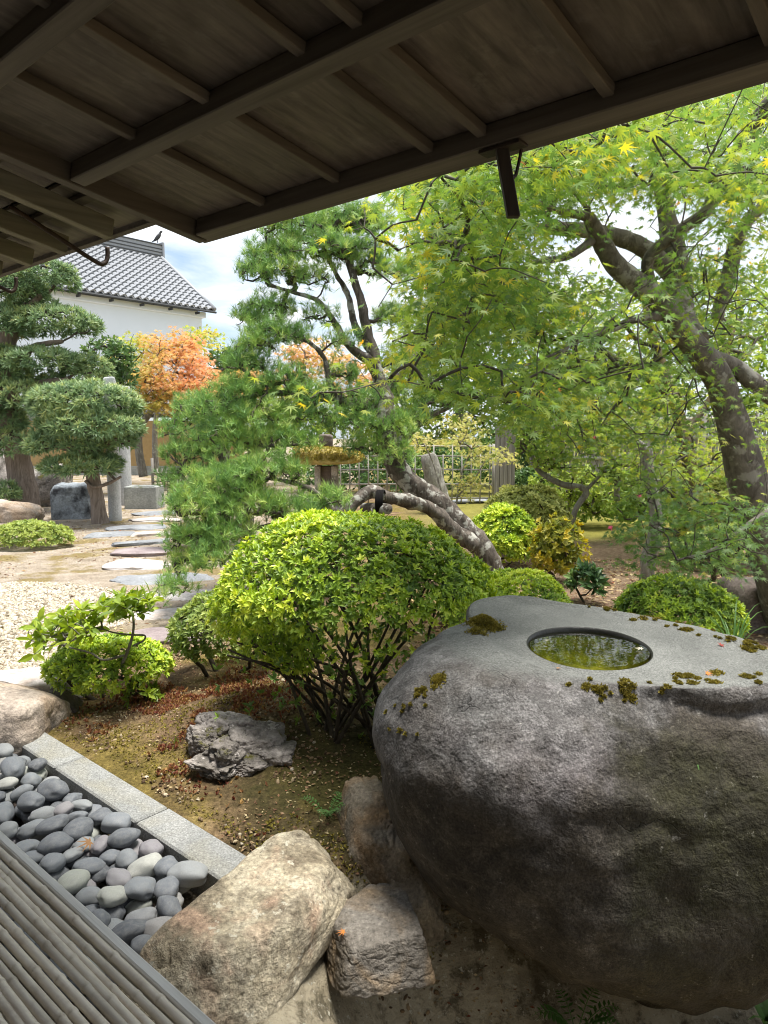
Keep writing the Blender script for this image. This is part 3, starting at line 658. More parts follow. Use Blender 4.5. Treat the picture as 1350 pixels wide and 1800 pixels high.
for q, (n, t, r, z, fl, sh, el) in enumerate(info):
    o = bpy.data.objects.new('pebble', pmeshes[q % 14]); COL.objects.link(o); o.location = NT(n, t, z)
    a = r / math.sqrt(el) * 1.08; o.scale = (a * el, a, fl); o.rotation_euler = (g.uniform(-.3, .3), g.uniform(-.3, .3), g.uniform(0, 6.28)); o['shade'] = sh
    tag(o, plabel[q], 'pebble', 'smooth pebbles in the drip bed')
# grit under the pebbles
g = rng_(12); n_ = 2600; pos = NT(0, 0, 0) + np.outer(g.uniform(.87, 1.51, n_), N) + np.outer(g.uniform(1.5, 4.2, n_), D); pos[:, 2] = -.094; _q = pxs(pos); pos = pos[(_q[:, 0] < 290) | (_q[:, 1] < 1540)]; n_ = len(pos)
IV, IF = ico(0); V, Fs = inst(IV, [IF], pos, basis(rdir(g, n_), rdir(g, n_)), g.uniform(.006, .018, n_))
part('grit', (V, Fs), M['rockdark'], kind='stuff', label='dark grit lying under the smooth pebbles', cat='grit')

# ------------------------------------------------------------------ the great basin stone
def basin():
    hc = A(.80, 2.70); nth = 200; th = np.linspace(0, 2 * math.pi, nth, endpoint=False)
    top = np.array([(.43, 3.31), (.61, 3.38), (.85, 3.28), (1.07, 3.14), (1.31, 2.88), (1.44, 2.62), (1.42, 2.44), (1.28, 2.345), (.93, 2.325), (.66, 2.42), (.50, 2.55), (.42, 2.75), (.385, 3.02)])
    ta = np.arctan2(top[:, 1] - hc[1], top[:, 0] - hc[0]); tr_ = np.hypot(top[:, 0] - hc[0], top[:, 1] - hc[1]); o = np.argsort(ta); ta, tr_ = ta[o], tr_[o]
    rt = np.interp(th, np.r_[ta - 2 * math.pi, ta, ta + 2 * math.pi], np.r_[tr_, tr_, tr_])
    rt = sum(np.roll(rt, s) for s in range(-3, 4)) / 7
    zt = lambda x, y: .913 + .057 * (y - 2.7)
    zk = np.array([-.64, -.57, -.48, -.35, -.22, -.06, .21, .53, .77, .86, .90])
    xl = np.array([1.05, .95, .83, .58, .40, .20, .055, -.012, .062, .15, .22])
    cx = np.interp(zk, [-.64, 0, .5, .93], [1.13, 1.03, .93, .82])
    rl = cx - xl; s = rl / .94
    rb = [] ; Z = []
    c, sn = np.cos(th), np.sin(th)
    def ringshape(rleft, s_):
        rx = np.where(c < 0, rleft, 1.02 * s_); ry = np.where(sn < 0, .64 * s_, .80 * s_); k = 2.2
        return (np.abs(c / rx) ** k + np.abs(sn / ry) ** k) ** (-1 / k)
    rings = []
    zs = np.concatenate([np.linspace(-.64, .80, 72), np.linspace(.81, .90, 10)])
    import_rl = smooth_path(np.c_[zk, rl, cx], 12); zi = import_rl[:, 0]
    for z in zs:
        r_ = np.interp(z, zi, import_rl[:, 1]); c_ = np.interp(z, zi, import_rl[:, 2]); R_ = ringshape(r_, r_ / .94)
        if z > .5: R_ = np.maximum(R_, rt * np.interp(z, [.5, .9], [.85, 1.10]))
        _x, _y = c_ + R_ * c, 2.72 + R_ * sn; rings.append(np.c_[_x, _y, z + (zt(_x, _y) - .913) * sstep(.45, .9, z) - .022 * sstep(.6, .9, z)])
    # shoulder: blend from last ring to rim
    rim = np.c_[hc[0] + rt * c, hc[1] + rt * sn]; rim = np.c_[rim, zt(rim[:, 0], rim[:, 1])]
    last = rings[-1]
    for q in np.linspace(0, 1, 9)[1:]:
        p = last + (rim - last) * q; p[:, 2] = last[:, 2] + (rim[:, 2] - last[:, 2]) * np.sin(q * math.pi / 2) ; rings.append(p)
    nb = len(rings)
    for q in np.linspace(0, 1, 18)[1:]:
        rr_ = rt * (1 - q) + .238 * q; p = np.c_[hc[0] + rr_ * c, hc[1] + rr_ * sn]; z = zt(p[:, 0], p[:, 1]) - .010 * math.sin(q * math.pi) - .006 * q
        rings.append(np.c_[p, z])
    nt0 = len(rings)
    for q, (rr_, dz) in enumerate([(.232, -.008), (.229, -.02), (.226, -.045), (.222, -.10), (.21, -.16), (.15, -.19), (.05, -.20), (.001, -.20)]):
        p = np.c_[hc[0] + rr_ * c, hc[1] + rr_ * sn]; rings.append(np.c_[p, zt(p[:, 0], p[:, 1]) + dz])
    V = np.array(rings); ctr = A(.95, 2.72, .3)
    flat = V[:nb].reshape(-1, 3); dirv = unit(flat - ctr)
    d = -.012 + .046 * fbm(flat * 1.9 + 3, 3) + .015 * fbm(flat * 8 + 9, 4) - .016 * (1 - np.abs(fbm(flat * [2.2, 2.2, 3.0] + 31, 3)) * 3).clip(0, 1) ** 2
    fade = np.repeat(np.r_[np.ones(nb - 22), np.linspace(1, .25, 22)], nth)
    V[:nb] = (flat + dirv * (d * fade)[:, None]).reshape(nb, nth, 3)
    tp = V[nb:nt0].reshape(-1, 3); dt = .006 * fbm(tp * 6 + 2, 3) * np.repeat(np.linspace(1, .1, nt0 - nb), nth); tp[:, 2] += dt; V[nb:nt0] = tp.reshape(-1, nth, 3)
    nr = len(V); i = np.arange(nr - 1)[:, None] * nth; j = np.arange(nth)[None]; j2 = (j + 1) % nth
    Q = np.stack([i + j, i + j2, i + nth + j2, i + nth + j], -1).reshape(-1, 4)
    return V, Q, nth, nb, nt0, hc, zt
BV, BQ, nth, nb, nt0, hc, zt = basin()
def basin_mat():
    m, t, o = mat('weathered_basin_stone'); b = NB(t); v = b.coords('Object')
    base = b.ramp(b.noise(v, 4.5, 9, .70, .6), [(.28, (.075, .072, .070)), (.46, (.13, .126, .122)), (.60, (.188, .182, .177)), (.76, (.275, .27, .262))])
    base = b.mix(b.ramp(b.noise(v, 1.7, 5, .6), [(.45, 0.), (.65, .5)]), base, (.17, .145, .148))
    sx = b.n('ShaderNodeSeparateXYZ'); b.l(v, sx.inputs[0])
    def mr(sock, a, c_, lo=0., hi=1.):
        x = b.n('ShaderNodeMapRange'); x.interpolation_type = 'SMOOTHSTEP'; x.inputs[1].default_value = a; x.inputs[2].default_value = c_; x.inputs[3].default_value = lo; x.inputs[4].default_value = hi; b.l(sock, x.inputs[0]); return x.outputs[0]
    # dark skirt, water stain plus painted-in front shade: starts right under the lip in the middle, lower on the shoulders; ragged edge
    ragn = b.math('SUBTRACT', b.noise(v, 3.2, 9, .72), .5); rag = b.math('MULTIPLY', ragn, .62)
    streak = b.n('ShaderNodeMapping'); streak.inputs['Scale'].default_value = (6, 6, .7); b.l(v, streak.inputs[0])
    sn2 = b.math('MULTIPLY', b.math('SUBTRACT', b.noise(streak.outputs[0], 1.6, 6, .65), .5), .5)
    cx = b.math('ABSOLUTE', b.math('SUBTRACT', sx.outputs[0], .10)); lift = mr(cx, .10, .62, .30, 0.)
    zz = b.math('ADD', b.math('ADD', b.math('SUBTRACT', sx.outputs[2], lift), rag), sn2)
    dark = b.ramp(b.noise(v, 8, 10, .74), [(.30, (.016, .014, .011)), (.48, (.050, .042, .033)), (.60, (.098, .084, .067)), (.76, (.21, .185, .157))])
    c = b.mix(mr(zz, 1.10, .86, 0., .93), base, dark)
    ax = b.math('ADD', cx, b.math('MULTIPLY', ragn, .8))
    algae = b.mix(b.noise(v, 26, 7, .65), (.014, .014, .006), (.046, .043, .019))
    c = b.mix(b.math('MULTIPLY', b.math('MULTIPLY', mr(ax, .42, .14), mr(b.math('ADD', sx.outputs[2], rag), 1.32, 1.08)), .9), c, algae)
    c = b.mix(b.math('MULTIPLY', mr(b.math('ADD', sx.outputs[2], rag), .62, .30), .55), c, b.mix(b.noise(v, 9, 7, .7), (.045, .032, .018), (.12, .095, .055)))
    c = b.mix(b.ramp(b.noise(v, 30, 9, .78), [(.62, 0.), (.665, .75)]), c, (.27, .255, .225))
    c = b.mix(b.ramp(b.noise(v, 9, 9, .74), [(.63, 0.), (.67, .6)]), c, (.33, .315, .285))
    c = b.mix(b.ramp(b.noise(v, 15, 8, .72), [(.46, .62), (.56, 0.)]), c, b.mix(.65, c, (.02, .017, .014)))
    c = b.mix(b.ramp(b.noise(v, 2.6, 6, .62), [(.50, 0.), (.64, .5)]), c, (.075, .062, .050))
    sn = b.noise(v, 120, 4, .75); c = b.mix(.55, c, b.ramp(sn, [(.32, .05), (.5, .5), (.70, 1.)]), 'OVERLAY')
    h = b.math('ADD', b.math('ADD', b.noise(v, 7, 7, .62), b.math('MULTIPLY', b.noise(v, 38, 4, .6), .30)), b.math('MULTIPLY', b.noise(v, 130, 2, .5), .06))
    geo = b.n('ShaderNodeNewGeometry'); gs = b.n('ShaderNodeSeparateXYZ'); b.l(geo.outputs['Normal'], gs.inputs[0])
    tpm = b.math('MULTIPLY', mr(b.math('ADD', sx.outputs[2], b.math('MULTIPLY', ragn, .10)), 1.315, 1.350), mr(b.math('ADD', gs.outputs[2], b.math('MULTIPLY', ragn, .5)), .72, .95))
    tcol = b.ramp(b.noise(v, 3.4, 6, .6), [(.3, (.105, .107, .10)), (.7, (.18, .182, .17))]); c = b.mix(tpm, c, b.mix(.7, tcol, b.ramp(b.noise(v, 170, 3, .7), [(.3, .12), (.5, .5), (.72, .98)]), 'OVERLAY'))
    wv = b.n('ShaderNodeTexVoronoi'); wv.feature = 'DISTANCE_TO_EDGE'; wv.inputs['Scale'].default_value = 2.3
    off = b.n('ShaderNodeVectorMath', operation='ADD'); nzc = b.n('ShaderNodeTexNoise'); nzc.inputs['Scale'].default_value = 4.; nzc.inputs['Detail'].default_value = 6; b.l(v, nzc.inputs['Vector'])
    scl = b.n('ShaderNodeVectorMath', operation='SCALE'); scl.inputs['Scale'].default_value = .55; b.l(nzc.outputs['Color'], scl.inputs[0]); b.l(v, off.inputs[0]); b.l(scl.outputs[0], off.inputs[1]); b.l(off.outputs[0], wv.inputs['Vector'])
    crack = b.math('MULTIPLY', b.ramp(wv.outputs['Distance'], [(.0, 1.), (.009, 0.)]), b.ramp(b.noise(v, 2.1, 3, .5), [(.60, 0.), (.68, .8)]))
    c = b.mix(b.math('MULTIPLY', crack, .45), c, (.012, .010, .008)); h = b.math('SUBTRACT', h, b.math('MULTIPLY', crack, .35))
    b.bsdf(o, c, .85, b.bump(h, .62, .045), .25); return m
def basintop_mat():
    m, t, o = mat('dressed_basin_top'); b = NB(t); v = b.coords('Object')
    c = b.ramp(b.noise(v, 3.4, 6, .6), [(.3, (.105, .107, .10)), (.7, (.18, .182, .17))]); c = b.mix(.7, c, b.ramp(b.noise(v, 170, 3, .7), [(.3, .12), (.5, .5), (.72, .98)]), 'OVERLAY')
    b.bsdf(o, c, .85, b.bump(b.noise(v, 120, 5, .65), .35, .01), .25); return m
def bowl_mat():
    m, t, o = mat('mossy_bowl_stone'); b = NB(t); v = b.coords('Object')
    c = b.ramp(b.noise(v, 22, 6, .65), [(.3, (.05, .055, .012)), (.52, (.20, .20, .03)), (.72, (.42, .38, .05))]); b.bsdf(o, c, .8, b.bump(b.noise(v, 40, 5), .4, .02)); return m
M['wetlip'] = stone_mat('wet_black_stone', [(.3, (.010, .010, .009)), (.7, (.028, .027, .023))], .2, 90, bump=.2, rough=.35)
bs = empty('stone_water_basin', (.98, 2.72, -.45), 'huge rounded boulder water basin with round water-filled bowl cut in its top', 'water basin')
def sub_rings(a, b_):
    V = BV[a:b_].reshape(-1, 3); n_r = b_ - a; i = np.arange(n_r - 1)[:, None] * nth; j = np.arange(nth)[None]; j2 = (j + 1) % nth
    return V, [np.stack([i + j, i + j2, i + nth + j2, i + nth + j], -1).reshape(-1, 4)]
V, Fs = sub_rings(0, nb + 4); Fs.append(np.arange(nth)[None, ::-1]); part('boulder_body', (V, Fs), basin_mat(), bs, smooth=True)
part('dressed_top', sub_rings(nb + 3, nt0), basintop_mat(), bs, smooth=True)
part('bowl_lip', sub_rings(nt0 - 1, nt0 + 3), M['wetlip'], bs, smooth=True)
part('bowl', sub_rings(nt0 + 2, len(BV)), bowl_mat(), bs, smooth=True)
def water_mat():
    m, t, o = mat('still_dark_water'); b = NB(t); v = b.coords('Object')
    gl = b.n('ShaderNodeBsdfGlossy'); gl.inputs['Roughness'].default_value = .02; gl.inputs[0].default_value = (.95, .95, .95, 1)
    tr = b.n('ShaderNodeBsdfTransparent'); tr.inputs[0].default_value = (.80, .84, .45, 1)
    fr = b.n('ShaderNodeFresnel'); fr.inputs[0].default_value = 1.33; nrm = b.bump(b.noise(v, 14, 2), .05, .01); b.l(nrm, gl.inputs['Normal']); b.l(nrm, fr.inputs['Normal'])
    mx = b.n('ShaderNodeMixShader'); b.l(b.math('ADD', b.math('MULTIPLY', fr.outputs[0], 1.15), .02), mx.inputs[0]); b.l(tr.outputs[0], mx.inputs[1]); b.l(gl.outputs[0], mx.inputs[2]); b.l(mx.outputs[0], o.inputs[0]); return m
a = np.arange(64) * 2 * math.pi / 64
WV = np.c_[hc[0] + .2255 * np.cos(a), hc[1] + .2255 * np.sin(a), np.full(64, zt(*hc) - .011)]
WV = np.vstack([WV, [hc[0], hc[1], zt(*hc) - .011]])
part('basin_water', (WV, [np.array([[k, (k + 1) % 64, 64] for k in range(64)])]), water_mat(), bs)

# moss: points on the stone surface, tiny blades
bodyV = BV[:nb].reshape(-1, 3)
_by = np.array(sub_rings(0, nb)[1][0]); _fn = unit(np.cross(bodyV[_by[:, 1]] - bodyV[_by[:, 0]], bodyV[_by[:, 3]] - bodyV[_by[:, 0]])); _fc = bodyV[_by].mean(1)
_okf = (_fn * unit(CAM - _fc)).sum(1) > .05
def pxs(P):
    v = P - CAM; d = v @ FW; return np.c_[675 + F * (v @ RT) / d, 900 - F * (v @ UP) / d]
topV = BV[nb - 4:nt0 - 6].reshape(-1, 3)
surfP = np.vstack([_fc[_okf], topV]); surfN = np.vstack([_fn[_okf], np.tile(ZV, (len(topV), 1))]); surfX = pxs(surfP)
def on_stone(x, y):
    k = int(np.argmin(((surfX - [x, y]) ** 2).sum(1))); return surfP[k], surfN[k]
def moss_patch(spots, seed, name='moss_patch', parent=None, hgt=.009):
    g = rng_(seed); P = []; Nn = []
    for x, y, rad, dome, cnt in spots:
        c, n_ = on_stone(x, y); t1 = unit(np.cross(n_, A(.2, .9, .3))); t2 = np.cross(n_, t1)
        rr_ = rad * np.sqrt(g.random(cnt)) * (1 + .35 * g.normal(size=cnt)); an = g.uniform(0, 6.28, cnt)
        p = c + t1 * (rr_ * np.cos(an))[:, None] + t2 * (rr_ * np.sin(an))[:, None]
        k = np.array([np.argmin(((surfP - q) ** 2).sum(1)) for q in p]); sn = surfN[k]
        p = p - sn * (((p - surfP[k]) * sn).sum(1))[:, None]
        p = p + sn * (dome * np.clip(1 - (rr_ / rad) ** 2, 0, 1) * g.uniform(.6, 1, cnt))[:, None]
        P.append(p); Nn.append(sn)
    P = np.vstack(P); Nn = np.vstack(Nn); (V, Fs), ids = whorls(g, P, unit(Nn + A(0, 0, .4)), 4, hgt, .75, DIAM, .5)
    tone = np.repeat(np.clip(.45 + .25 * g.normal(size=len(ids)) + .25 * fbm(P * 30, 2)[ids], 0, 1), 4)
    return part(name, (V, Fs), M['moss'], parent, tone=tone)
gm = rng_(6)
def run(pts, n, jit, r0, r1, cnt):
    P = smooth_path(pts, 30); out_ = []
    for q in range(n):
        x, y = P[gm.integers(len(P))]; r = gm.uniform(r0, r1) * gm.uniform(.5, 1.); out_.append((x + gm.normal() * jit, y + gm.normal() * jit * .5, r, r * .10, int(cnt * (r / r1) ** 1.6) + 14))
    return out_
moss_patch([(850, 1098, .058, .040, 1500), (838, 1110, .03, .015, 250), (868, 1105, .03, .015, 250)], 1, parent=bs)
moss_patch([(772, 1193, .026, .006, 300), (745, 1218, .014, .004, 80), (733, 1226, .010, .003, 50), (762, 1212, .010, .003, 40)] + run([(760, 1200), (720, 1235), (700, 1290)], 12, 22, .003, .009, 26), 2, parent=bs)
moss_patch(run([(1000, 1200), (1070, 1206), (1140, 1206), (1200, 1204)], 16, 12, .005, .020, 80) + run([(1055, 1216), (1085, 1226), (1130, 1232), (1270, 1232)], 12, 14, .004, .013, 40) + run([(1195, 1194), (1250, 1192), (1345, 1190)], 16, 9, .008, .024, 140), 3, parent=bs)
moss_patch(run([(1030, 1066), (1120, 1083), (1220, 1106), (1300, 1128), (1345, 1142)], 36, 8, .006, .020, 90), 4, parent=bs)

# ------------------------------------------------------------------ rocks near the basin
def axes(a, b_hint):
    """rotation whose x axis is a and whose z axis is near b_hint"""
    a = unit(np.asarray(a, float)); y = unit(np.cross(b_hint, a)); return np.stack([a, y, np.cross(a, y)], 1)
lo, hi = A(-.70, 1.97, .02), A(-.22, 2.66, .06)
part('tan_boulder', rock((-.455, 2.33, -.07), (.50, .26, .26), 21, 6, 2, 20, .035, 2.2, M=axes(hi - lo, A(.10, -.12, 1.)), ridg=.7,
     cuts=[(.05, .12, 1, .80), (-.9, -.1, .45, .86), (.95, -.2, .45, .90), (.25, -1, .12, .86), (-.2, 1, .3, .9), (.15, -.75, -.65, .66), (.8, .6, -.1, .92), (-.55, -.75, .42, .86), (.6, -.6, .6, .93)]), M['boulder'], smooth=True,
     label='large tan and pinkish boulder leaning at the corner of the bamboo deck', cat='boulder')
part('slab_stone', rock(Gz(662, 1640, -.04) + A(0, .02, -.025), (.185, .17, .095), 33, 6, 0, 34, .03, 3., rz=.16, ridg=1., cuts=[(-.12, -.18, 1, .72), (.1, -1, .2, .80), (1, .1, .1, .84), (-1, -.3, .2, .86), (-.6, .8, .1, .9), (.7, .7, 0, .95)]), M['slab'], smooth=True,
     label='flat-topped cracked stone in the pit between tan boulder and basin', cat='stone')
part('wedge_stone', rock(Gz(668, 1470, .02) + A(-.02, .0, -.07), (.15, .26, .22), 45, 6, 6, 22, .045, 3., rz=.35, ridg=.7, cuts=[(-.3, -.3, 1, .8)]), M['boulder2'], smooth=True,
     label='brown stone wedged against the left foot of the basin', cat='stone')
part('small_stone', rock(Gz(728, 1530, -.02) + A(-.02, .0, -.10), (.10, .13, .17), 52, 6, 6, 22, .045, 3., rz=.5, ridg=.7, cuts=[(-.5, -.5, .8, .75)]), M['boulder2'], smooth=True,
     label='small two-toned stone tucked under the basin below the brown wedge', cat='stone')
part('pale_boulder', rock(A(-2.33, 3.98, .02), (.50, .42, .30), 61, 5, 6, 11, .045, 2.2, rz=.5, ridg=.5, cuts=[(.1, -.1, 1, .85), (.8, -.4, .2, .9)]), M['rockpink'], smooth=True,
     label='pale weathered boulder at the far end of the granite kerb', cat='boulder')
part('flat_stone', rock(A(-2.42, 4.66, .02), (.42, .26, .13), 63, 4, 6, 11, .05, 2.4, rz=.25, cuts=[(0, 0, 1, .75)]), M['steppale'], smooth=True,
     label='flat pale stone between the gravel and the pale boulder', cat='stone')
part('edge_rock', rock(Gz(92, 1235, .05) + A(.06, .05, -.06), (.10, .12, .12), 64, 4, 6, 11, .06, 2.4, rz=.25), M['rockdark'], smooth=True,
     label='small dark rock between pale boulder and low azalea', cat='rock')
part('ochre_stone', rock(A(-2.33, 3.42, .0), (.14, .18, .16), 65, 4, 6, 11, .05, 2.4, rz=.2), M['boulder'], smooth=True,
     label='ochre stone at the picture edge behind the pebbles', cat='stone')
grp = 'rocks in the moss under the azalea'
for (x, y, r, sd, lb, z) in [(392, 1275, (.13, .12, .11), 71, 'highest pale-topped rock of the mossy cluster under the azalea', .10), (362, 1293, (.10, .10, .09), 72, 'mossy rock at the outer end of the cluster nearest the kerb', .08),
    (412, 1312, (.12, .10, .09), 73, 'pink-topped rock at the front of the mossy cluster', .07), (455, 1290, (.12, .12, .10), 74, 'dark rock of the mossy cluster half under the azalea stems', .09),
    (380, 1338, (.10, .08, .05), 75, 'low flat rock at the foot of the mossy cluster', .03), (440, 1335, (.11, .08, .055), 76, 'low dark rock in front of the mossy cluster', .03), (478, 1320, (.09, .09, .07), 77, 'small rounded rock closing the mossy cluster by the stems', .05)]:
    p = Gz(x, y, z + .08); r = tuple(np.array(r) * A(1.2, 1.2, .95)); part('mossy_rock', rock(p - A(0, 0, r[2] * .35), r, sd, 5, 9, 18, .11, 2.6, rz=sd, ridg=.9), M['rockgrey'], smooth=True, label=lb, cat='rock', group=grp)
part('dark_boulder', rock(A(3.55, 6.25, .12), (.45, .34, .32), 81, 5, 6, 6, .03, 2.), M['rockdark'], smooth=True, label='smooth dark brown boulder behind the basin at the picture edge', cat='boulder')
# left-hand background stones
part('long_rock', rock(A(-7.35, 13.4, .16), (.78, .35, .30), 91, 4, 7, 10, .07, 2.2, rz=.1, ridg=.5), M['rockpink'], smooth=True, label='long low rock below the big podocarpus trunk', cat='rock')
part('lichen_rock', rock(A(-7.95, 16.6, .35), (.55, .4, .62), 92, 4, 7, 9, .07, 2.2, ridg=.5), M['rockgrey'], smooth=True, label='dark lichen-spotted upright rock behind the podocarpus trunk', cat='rock')
part('wall_rock', rock(A(-9.5, 17.2, .6), (.7, .5, 1.1), 93, 4, 7, 9, .06, 2.2, ridg=.4), M['rockgrey'], smooth=True, label='tall grey rock at the picture edge beyond the podocarpus', cat='rock')
part('low_rock', rock(A(-8.5, 14.6, .1), (.42, .35, .32), 94, 4, 7, 9, .06, 2.2), M['rockgrey'], smooth=True, label='low grey rock left of the podocarpus trunk', cat='rock')
bl = part('stone_block', rock(A(-6.20, 14.1, .33), (.36, .25, .42), 95, 5, 1, 20, .045, 2.2, rz=.15, cuts=[(0, 0, 1, .9)]), M['block'], smooth=True, label='blue-grey upright stone block with dark eroded stain', cat='stone block')
# stepping stones
gst = 'stepping stones of the garden path'
for (x, y, rx, ry, mm, sd, lb) in [
    (240, 990, .42, .26, 'steppale', 1, 'broad pale pinkish stepping stone at the gravel edge'), (292, 1016, .48, .26, 'stepgrey', 2, 'wide blue-grey stepping stone beside the pine tips'),
    (300, 1047, .42, .16, 'steppale', 3, 'pale stepping stone behind the leafy shrub top'), (312, 1076, .36, .17, 'steppale', 4, 'whitish stepping stone under the lowest pine twig'),
    (285, 1112, .34, .20, 'steppurple', 5, 'purplish stepping stone nearest the low azaleas'), (262, 968, .42, .22, 'steppurple', 6, 'mauve stepping stone just beyond the broad pale one'),
    (252, 952, .38, .16, 'stepgrey', 7, 'dark grey stepping stone in the moss patch'), (270, 936, .40, .18, 'steppale', 8, 'pale stepping stone between two grey ones near the podocarpus'),
    (238, 925, .45, .2, 'stepgrey', 9, 'grey stepping stone at the foot of the stone pillar'), (272, 912, .48, .22, 'steppale', 10, 'whitish flat stepping stone past the pillar'),
    (275, 901, .45, .22, 'stepgrey', 11, 'grey stepping stone in front of the trough'), (190, 938, .4, .13, 'stepgrey', 12, 'thin grey stone beside the smaller podocarpus base'), (900, 935, .5, .25, 'steppale', 14, 'pale stone slab lying on the far moss behind the azaleas'), (815, 880, .6, .25, 'stepgrey', 15, 'grey flat slab in front of the lattice fence')]:
    p = Gz(x, y, .03); part('stepping_stone', rock(p - A(0, 0, .03), (rx * 1.18, ry * 1.3, .06), 100 + sd, 4, 10, 12, .07, 2.2, rz=sd * .7 % .5, cuts=[(0, 0, 1, .8)]), M[mm], smooth=True, label=lb, cat='stepping stone', group=gst)

# gravel court
g = rng_(31); n_ = 60000; x = g.uniform(-7.2, -1.2, n_); y = g.uniform(4.4, 8.2, n_); pz = pxs(np.c_[x, y, 0 * x])
edge_top = 1040 - 8 * np.sin(pz[:, 0] * .02) + 25 * noise3(np.c_[x * 1.1, y * 1.1, 0 * x]); right = 300 - (pz[:, 1] - 1040) * 1.25 + 30 * noise3(np.c_[x * 2, y * 2, 3 + 0 * x])
ok = (pz[:, 1] > edge_top) & (pz[:, 0] < right) & (pz[:, 0] > -120); pos = np.c_[x, y, 0 * x][ok][:22000]; pos[:, 2] = ground_h(pos) + .006; n_ = len(pos)
V, Fs = inst(IV, [IF], pos, basis(rdir(g, n_), rdir(g, n_)), g.uniform(.011, .024, n_)[:, None] * np.stack([g.uniform(.8, 1.3, n_), g.uniform(.7, 1.1, n_), g.uniform(.5, .8, n_)], -1))
M['gravel'] = leaf_mat('pale_gravel_stone', [(0., (.24, .195, .14)), (.4, (.40, .35, .27)), (.8, (.52, .465, .375)), (1., (.62, .58, .50))], 0., .9, .1)
part('gravel', (V, Fs), M['gravel'], kind='stuff', tone=np.repeat(g.random(n_), 12), label='pale cream gravel court', cat='gravel')

# ground litter, reddish ground cover, moss crumbs near the kerb
def scatter(n_, seed, fn, T, size, m, name, label, lift=.004, flat=1., per=1, spread=1.2):
    g = rng_(seed); P = fn(g, n_); P[:, 2] = ground_h(P) + lift; n_ = len(P)
    if per > 1:
        (V, Fs), ids = whorls(g, P, unit(np.tile(ZV, (n_, 1)) + g.normal(size=(n_, 3)) * .3), per, size, spread, T, .3); tn = np.repeat(g.random(n_)[ids], len(T[0]))
    else:
        a = g.uniform(0, 6.28, n_); ax = np.c_[np.cos(a), np.sin(a), g.normal(size=n_) * .25 * flat]; nn = np.tile(ZV, (n_, 1)) + g.normal(size=(n_, 3)) * .35 * flat
        V, Fs = inst(T[0], T[1], P, basis(ax, nn), size * g.uniform(.5, 1.4, n_)); tn = np.repeat(g.random(n_), len(T[0]))
    return part(name, (V, Fs), M[m], kind='stuff', tone=np.clip(tn, 0, 1), label=label, cat=name.replace('_', ' '))
def near(g, n):
    x = g.uniform(-2.2, .6, n); y = g.uniform(2.5, 5.6, n); P = np.c_[x, y, 0 * x]; nn = P @ N; return P[(nn > 1.72) & (fbm(P * 2.2 + 8, 3) > -.25)]
scatter(12000, 41, near, DIAM, .017, 'litter', 'leaf_litter', 'dry leaf crumbs over the moss beside the kerb')
g = rng_(46); x = g.uniform(-2.2, .5, 9000); y = g.uniform(2.4, 5.4, 9000); pos = np.c_[x, y, 0 * x]; pos = pos[((pos @ N) > 1.73) & (fbm(pos * 2.6 + 13, 3) > -.1)]; pos[:, 2] = ground_h(pos) + .003; n_ = len(pos)
V, Fs = inst(IV, [IF], pos, basis(rdir(g, n_), rdir(g, n_)), g.uniform(.003, .012, n_)[:, None] * np.stack([g.uniform(.8, 1.5, n_), np.ones(n_), g.uniform(.4, .8, n_)], -1))
M['crumb'] = leaf_mat('earth_crumb', [(0., (.07, .045, .028)), (.5, (.22, .155, .09)), (.85, (.36, .29, .18)), (1., (.48, .43, .34))], 0., .95, .1)
part('earth_crumbs', (V, Fs), M['crumb'], kind='stuff', tone=np.repeat(g.random(n_) ** 1.3, 12), label='small crumbs of earth and stone beside the kerb', cat='soil')
def redp(g, n):
    x = g.normal(-1.18, .32, n); y = g.normal(4.05, .45, n); P = np.c_[x, y, 0 * x]; nn = P @ N; return P[(nn > 1.8) & (fbm(P * 3.1 + 2, 3) > -.15)]
scatter(5200, 42, redp, DIAM, .022, 'redmoss', 'reddish_moss', 'reddish brown upright moss between the low azaleas', per=3, spread=.5)
def goldp(g, n):
    x = g.uniform(-2., .3, n); y = g.uniform(2.6, 4.6, n); P = np.c_[x, y, 0 * x]; nn = P @ N; return P[(nn > 1.75) & (fbm(P * 1.9 + 40, 3) > .12)]
scatter(9000, 43, goldp, DIAM, .012, 'moss', 'golden_moss', 'golden green moss cushions on the earth by the kerb', per=4, spread=.8)
def rightp(g, n):
    x = g.uniform(.2, 4.5, n); y = g.uniform(4.5, 9.5, n); return np.c_[x, y, 0 * x]
scatter(9000, 44, rightp, DIAM, .05, 'litter', 'leaf_litter', 'fallen brown leaves under the maple')
def leftp(g, n):
    x = g.uniform(-8, -.5, n); y = g.uniform(5.5, 16, n); P = np.c_[x, y, 0 * x]; return P[fbm(P * .8 + 4, 3) > .0]
scatter(9000, 45, leftp, DIAM, .045, 'litter', 'leaf_litter', 'scattered dry leaves over the sandy court')

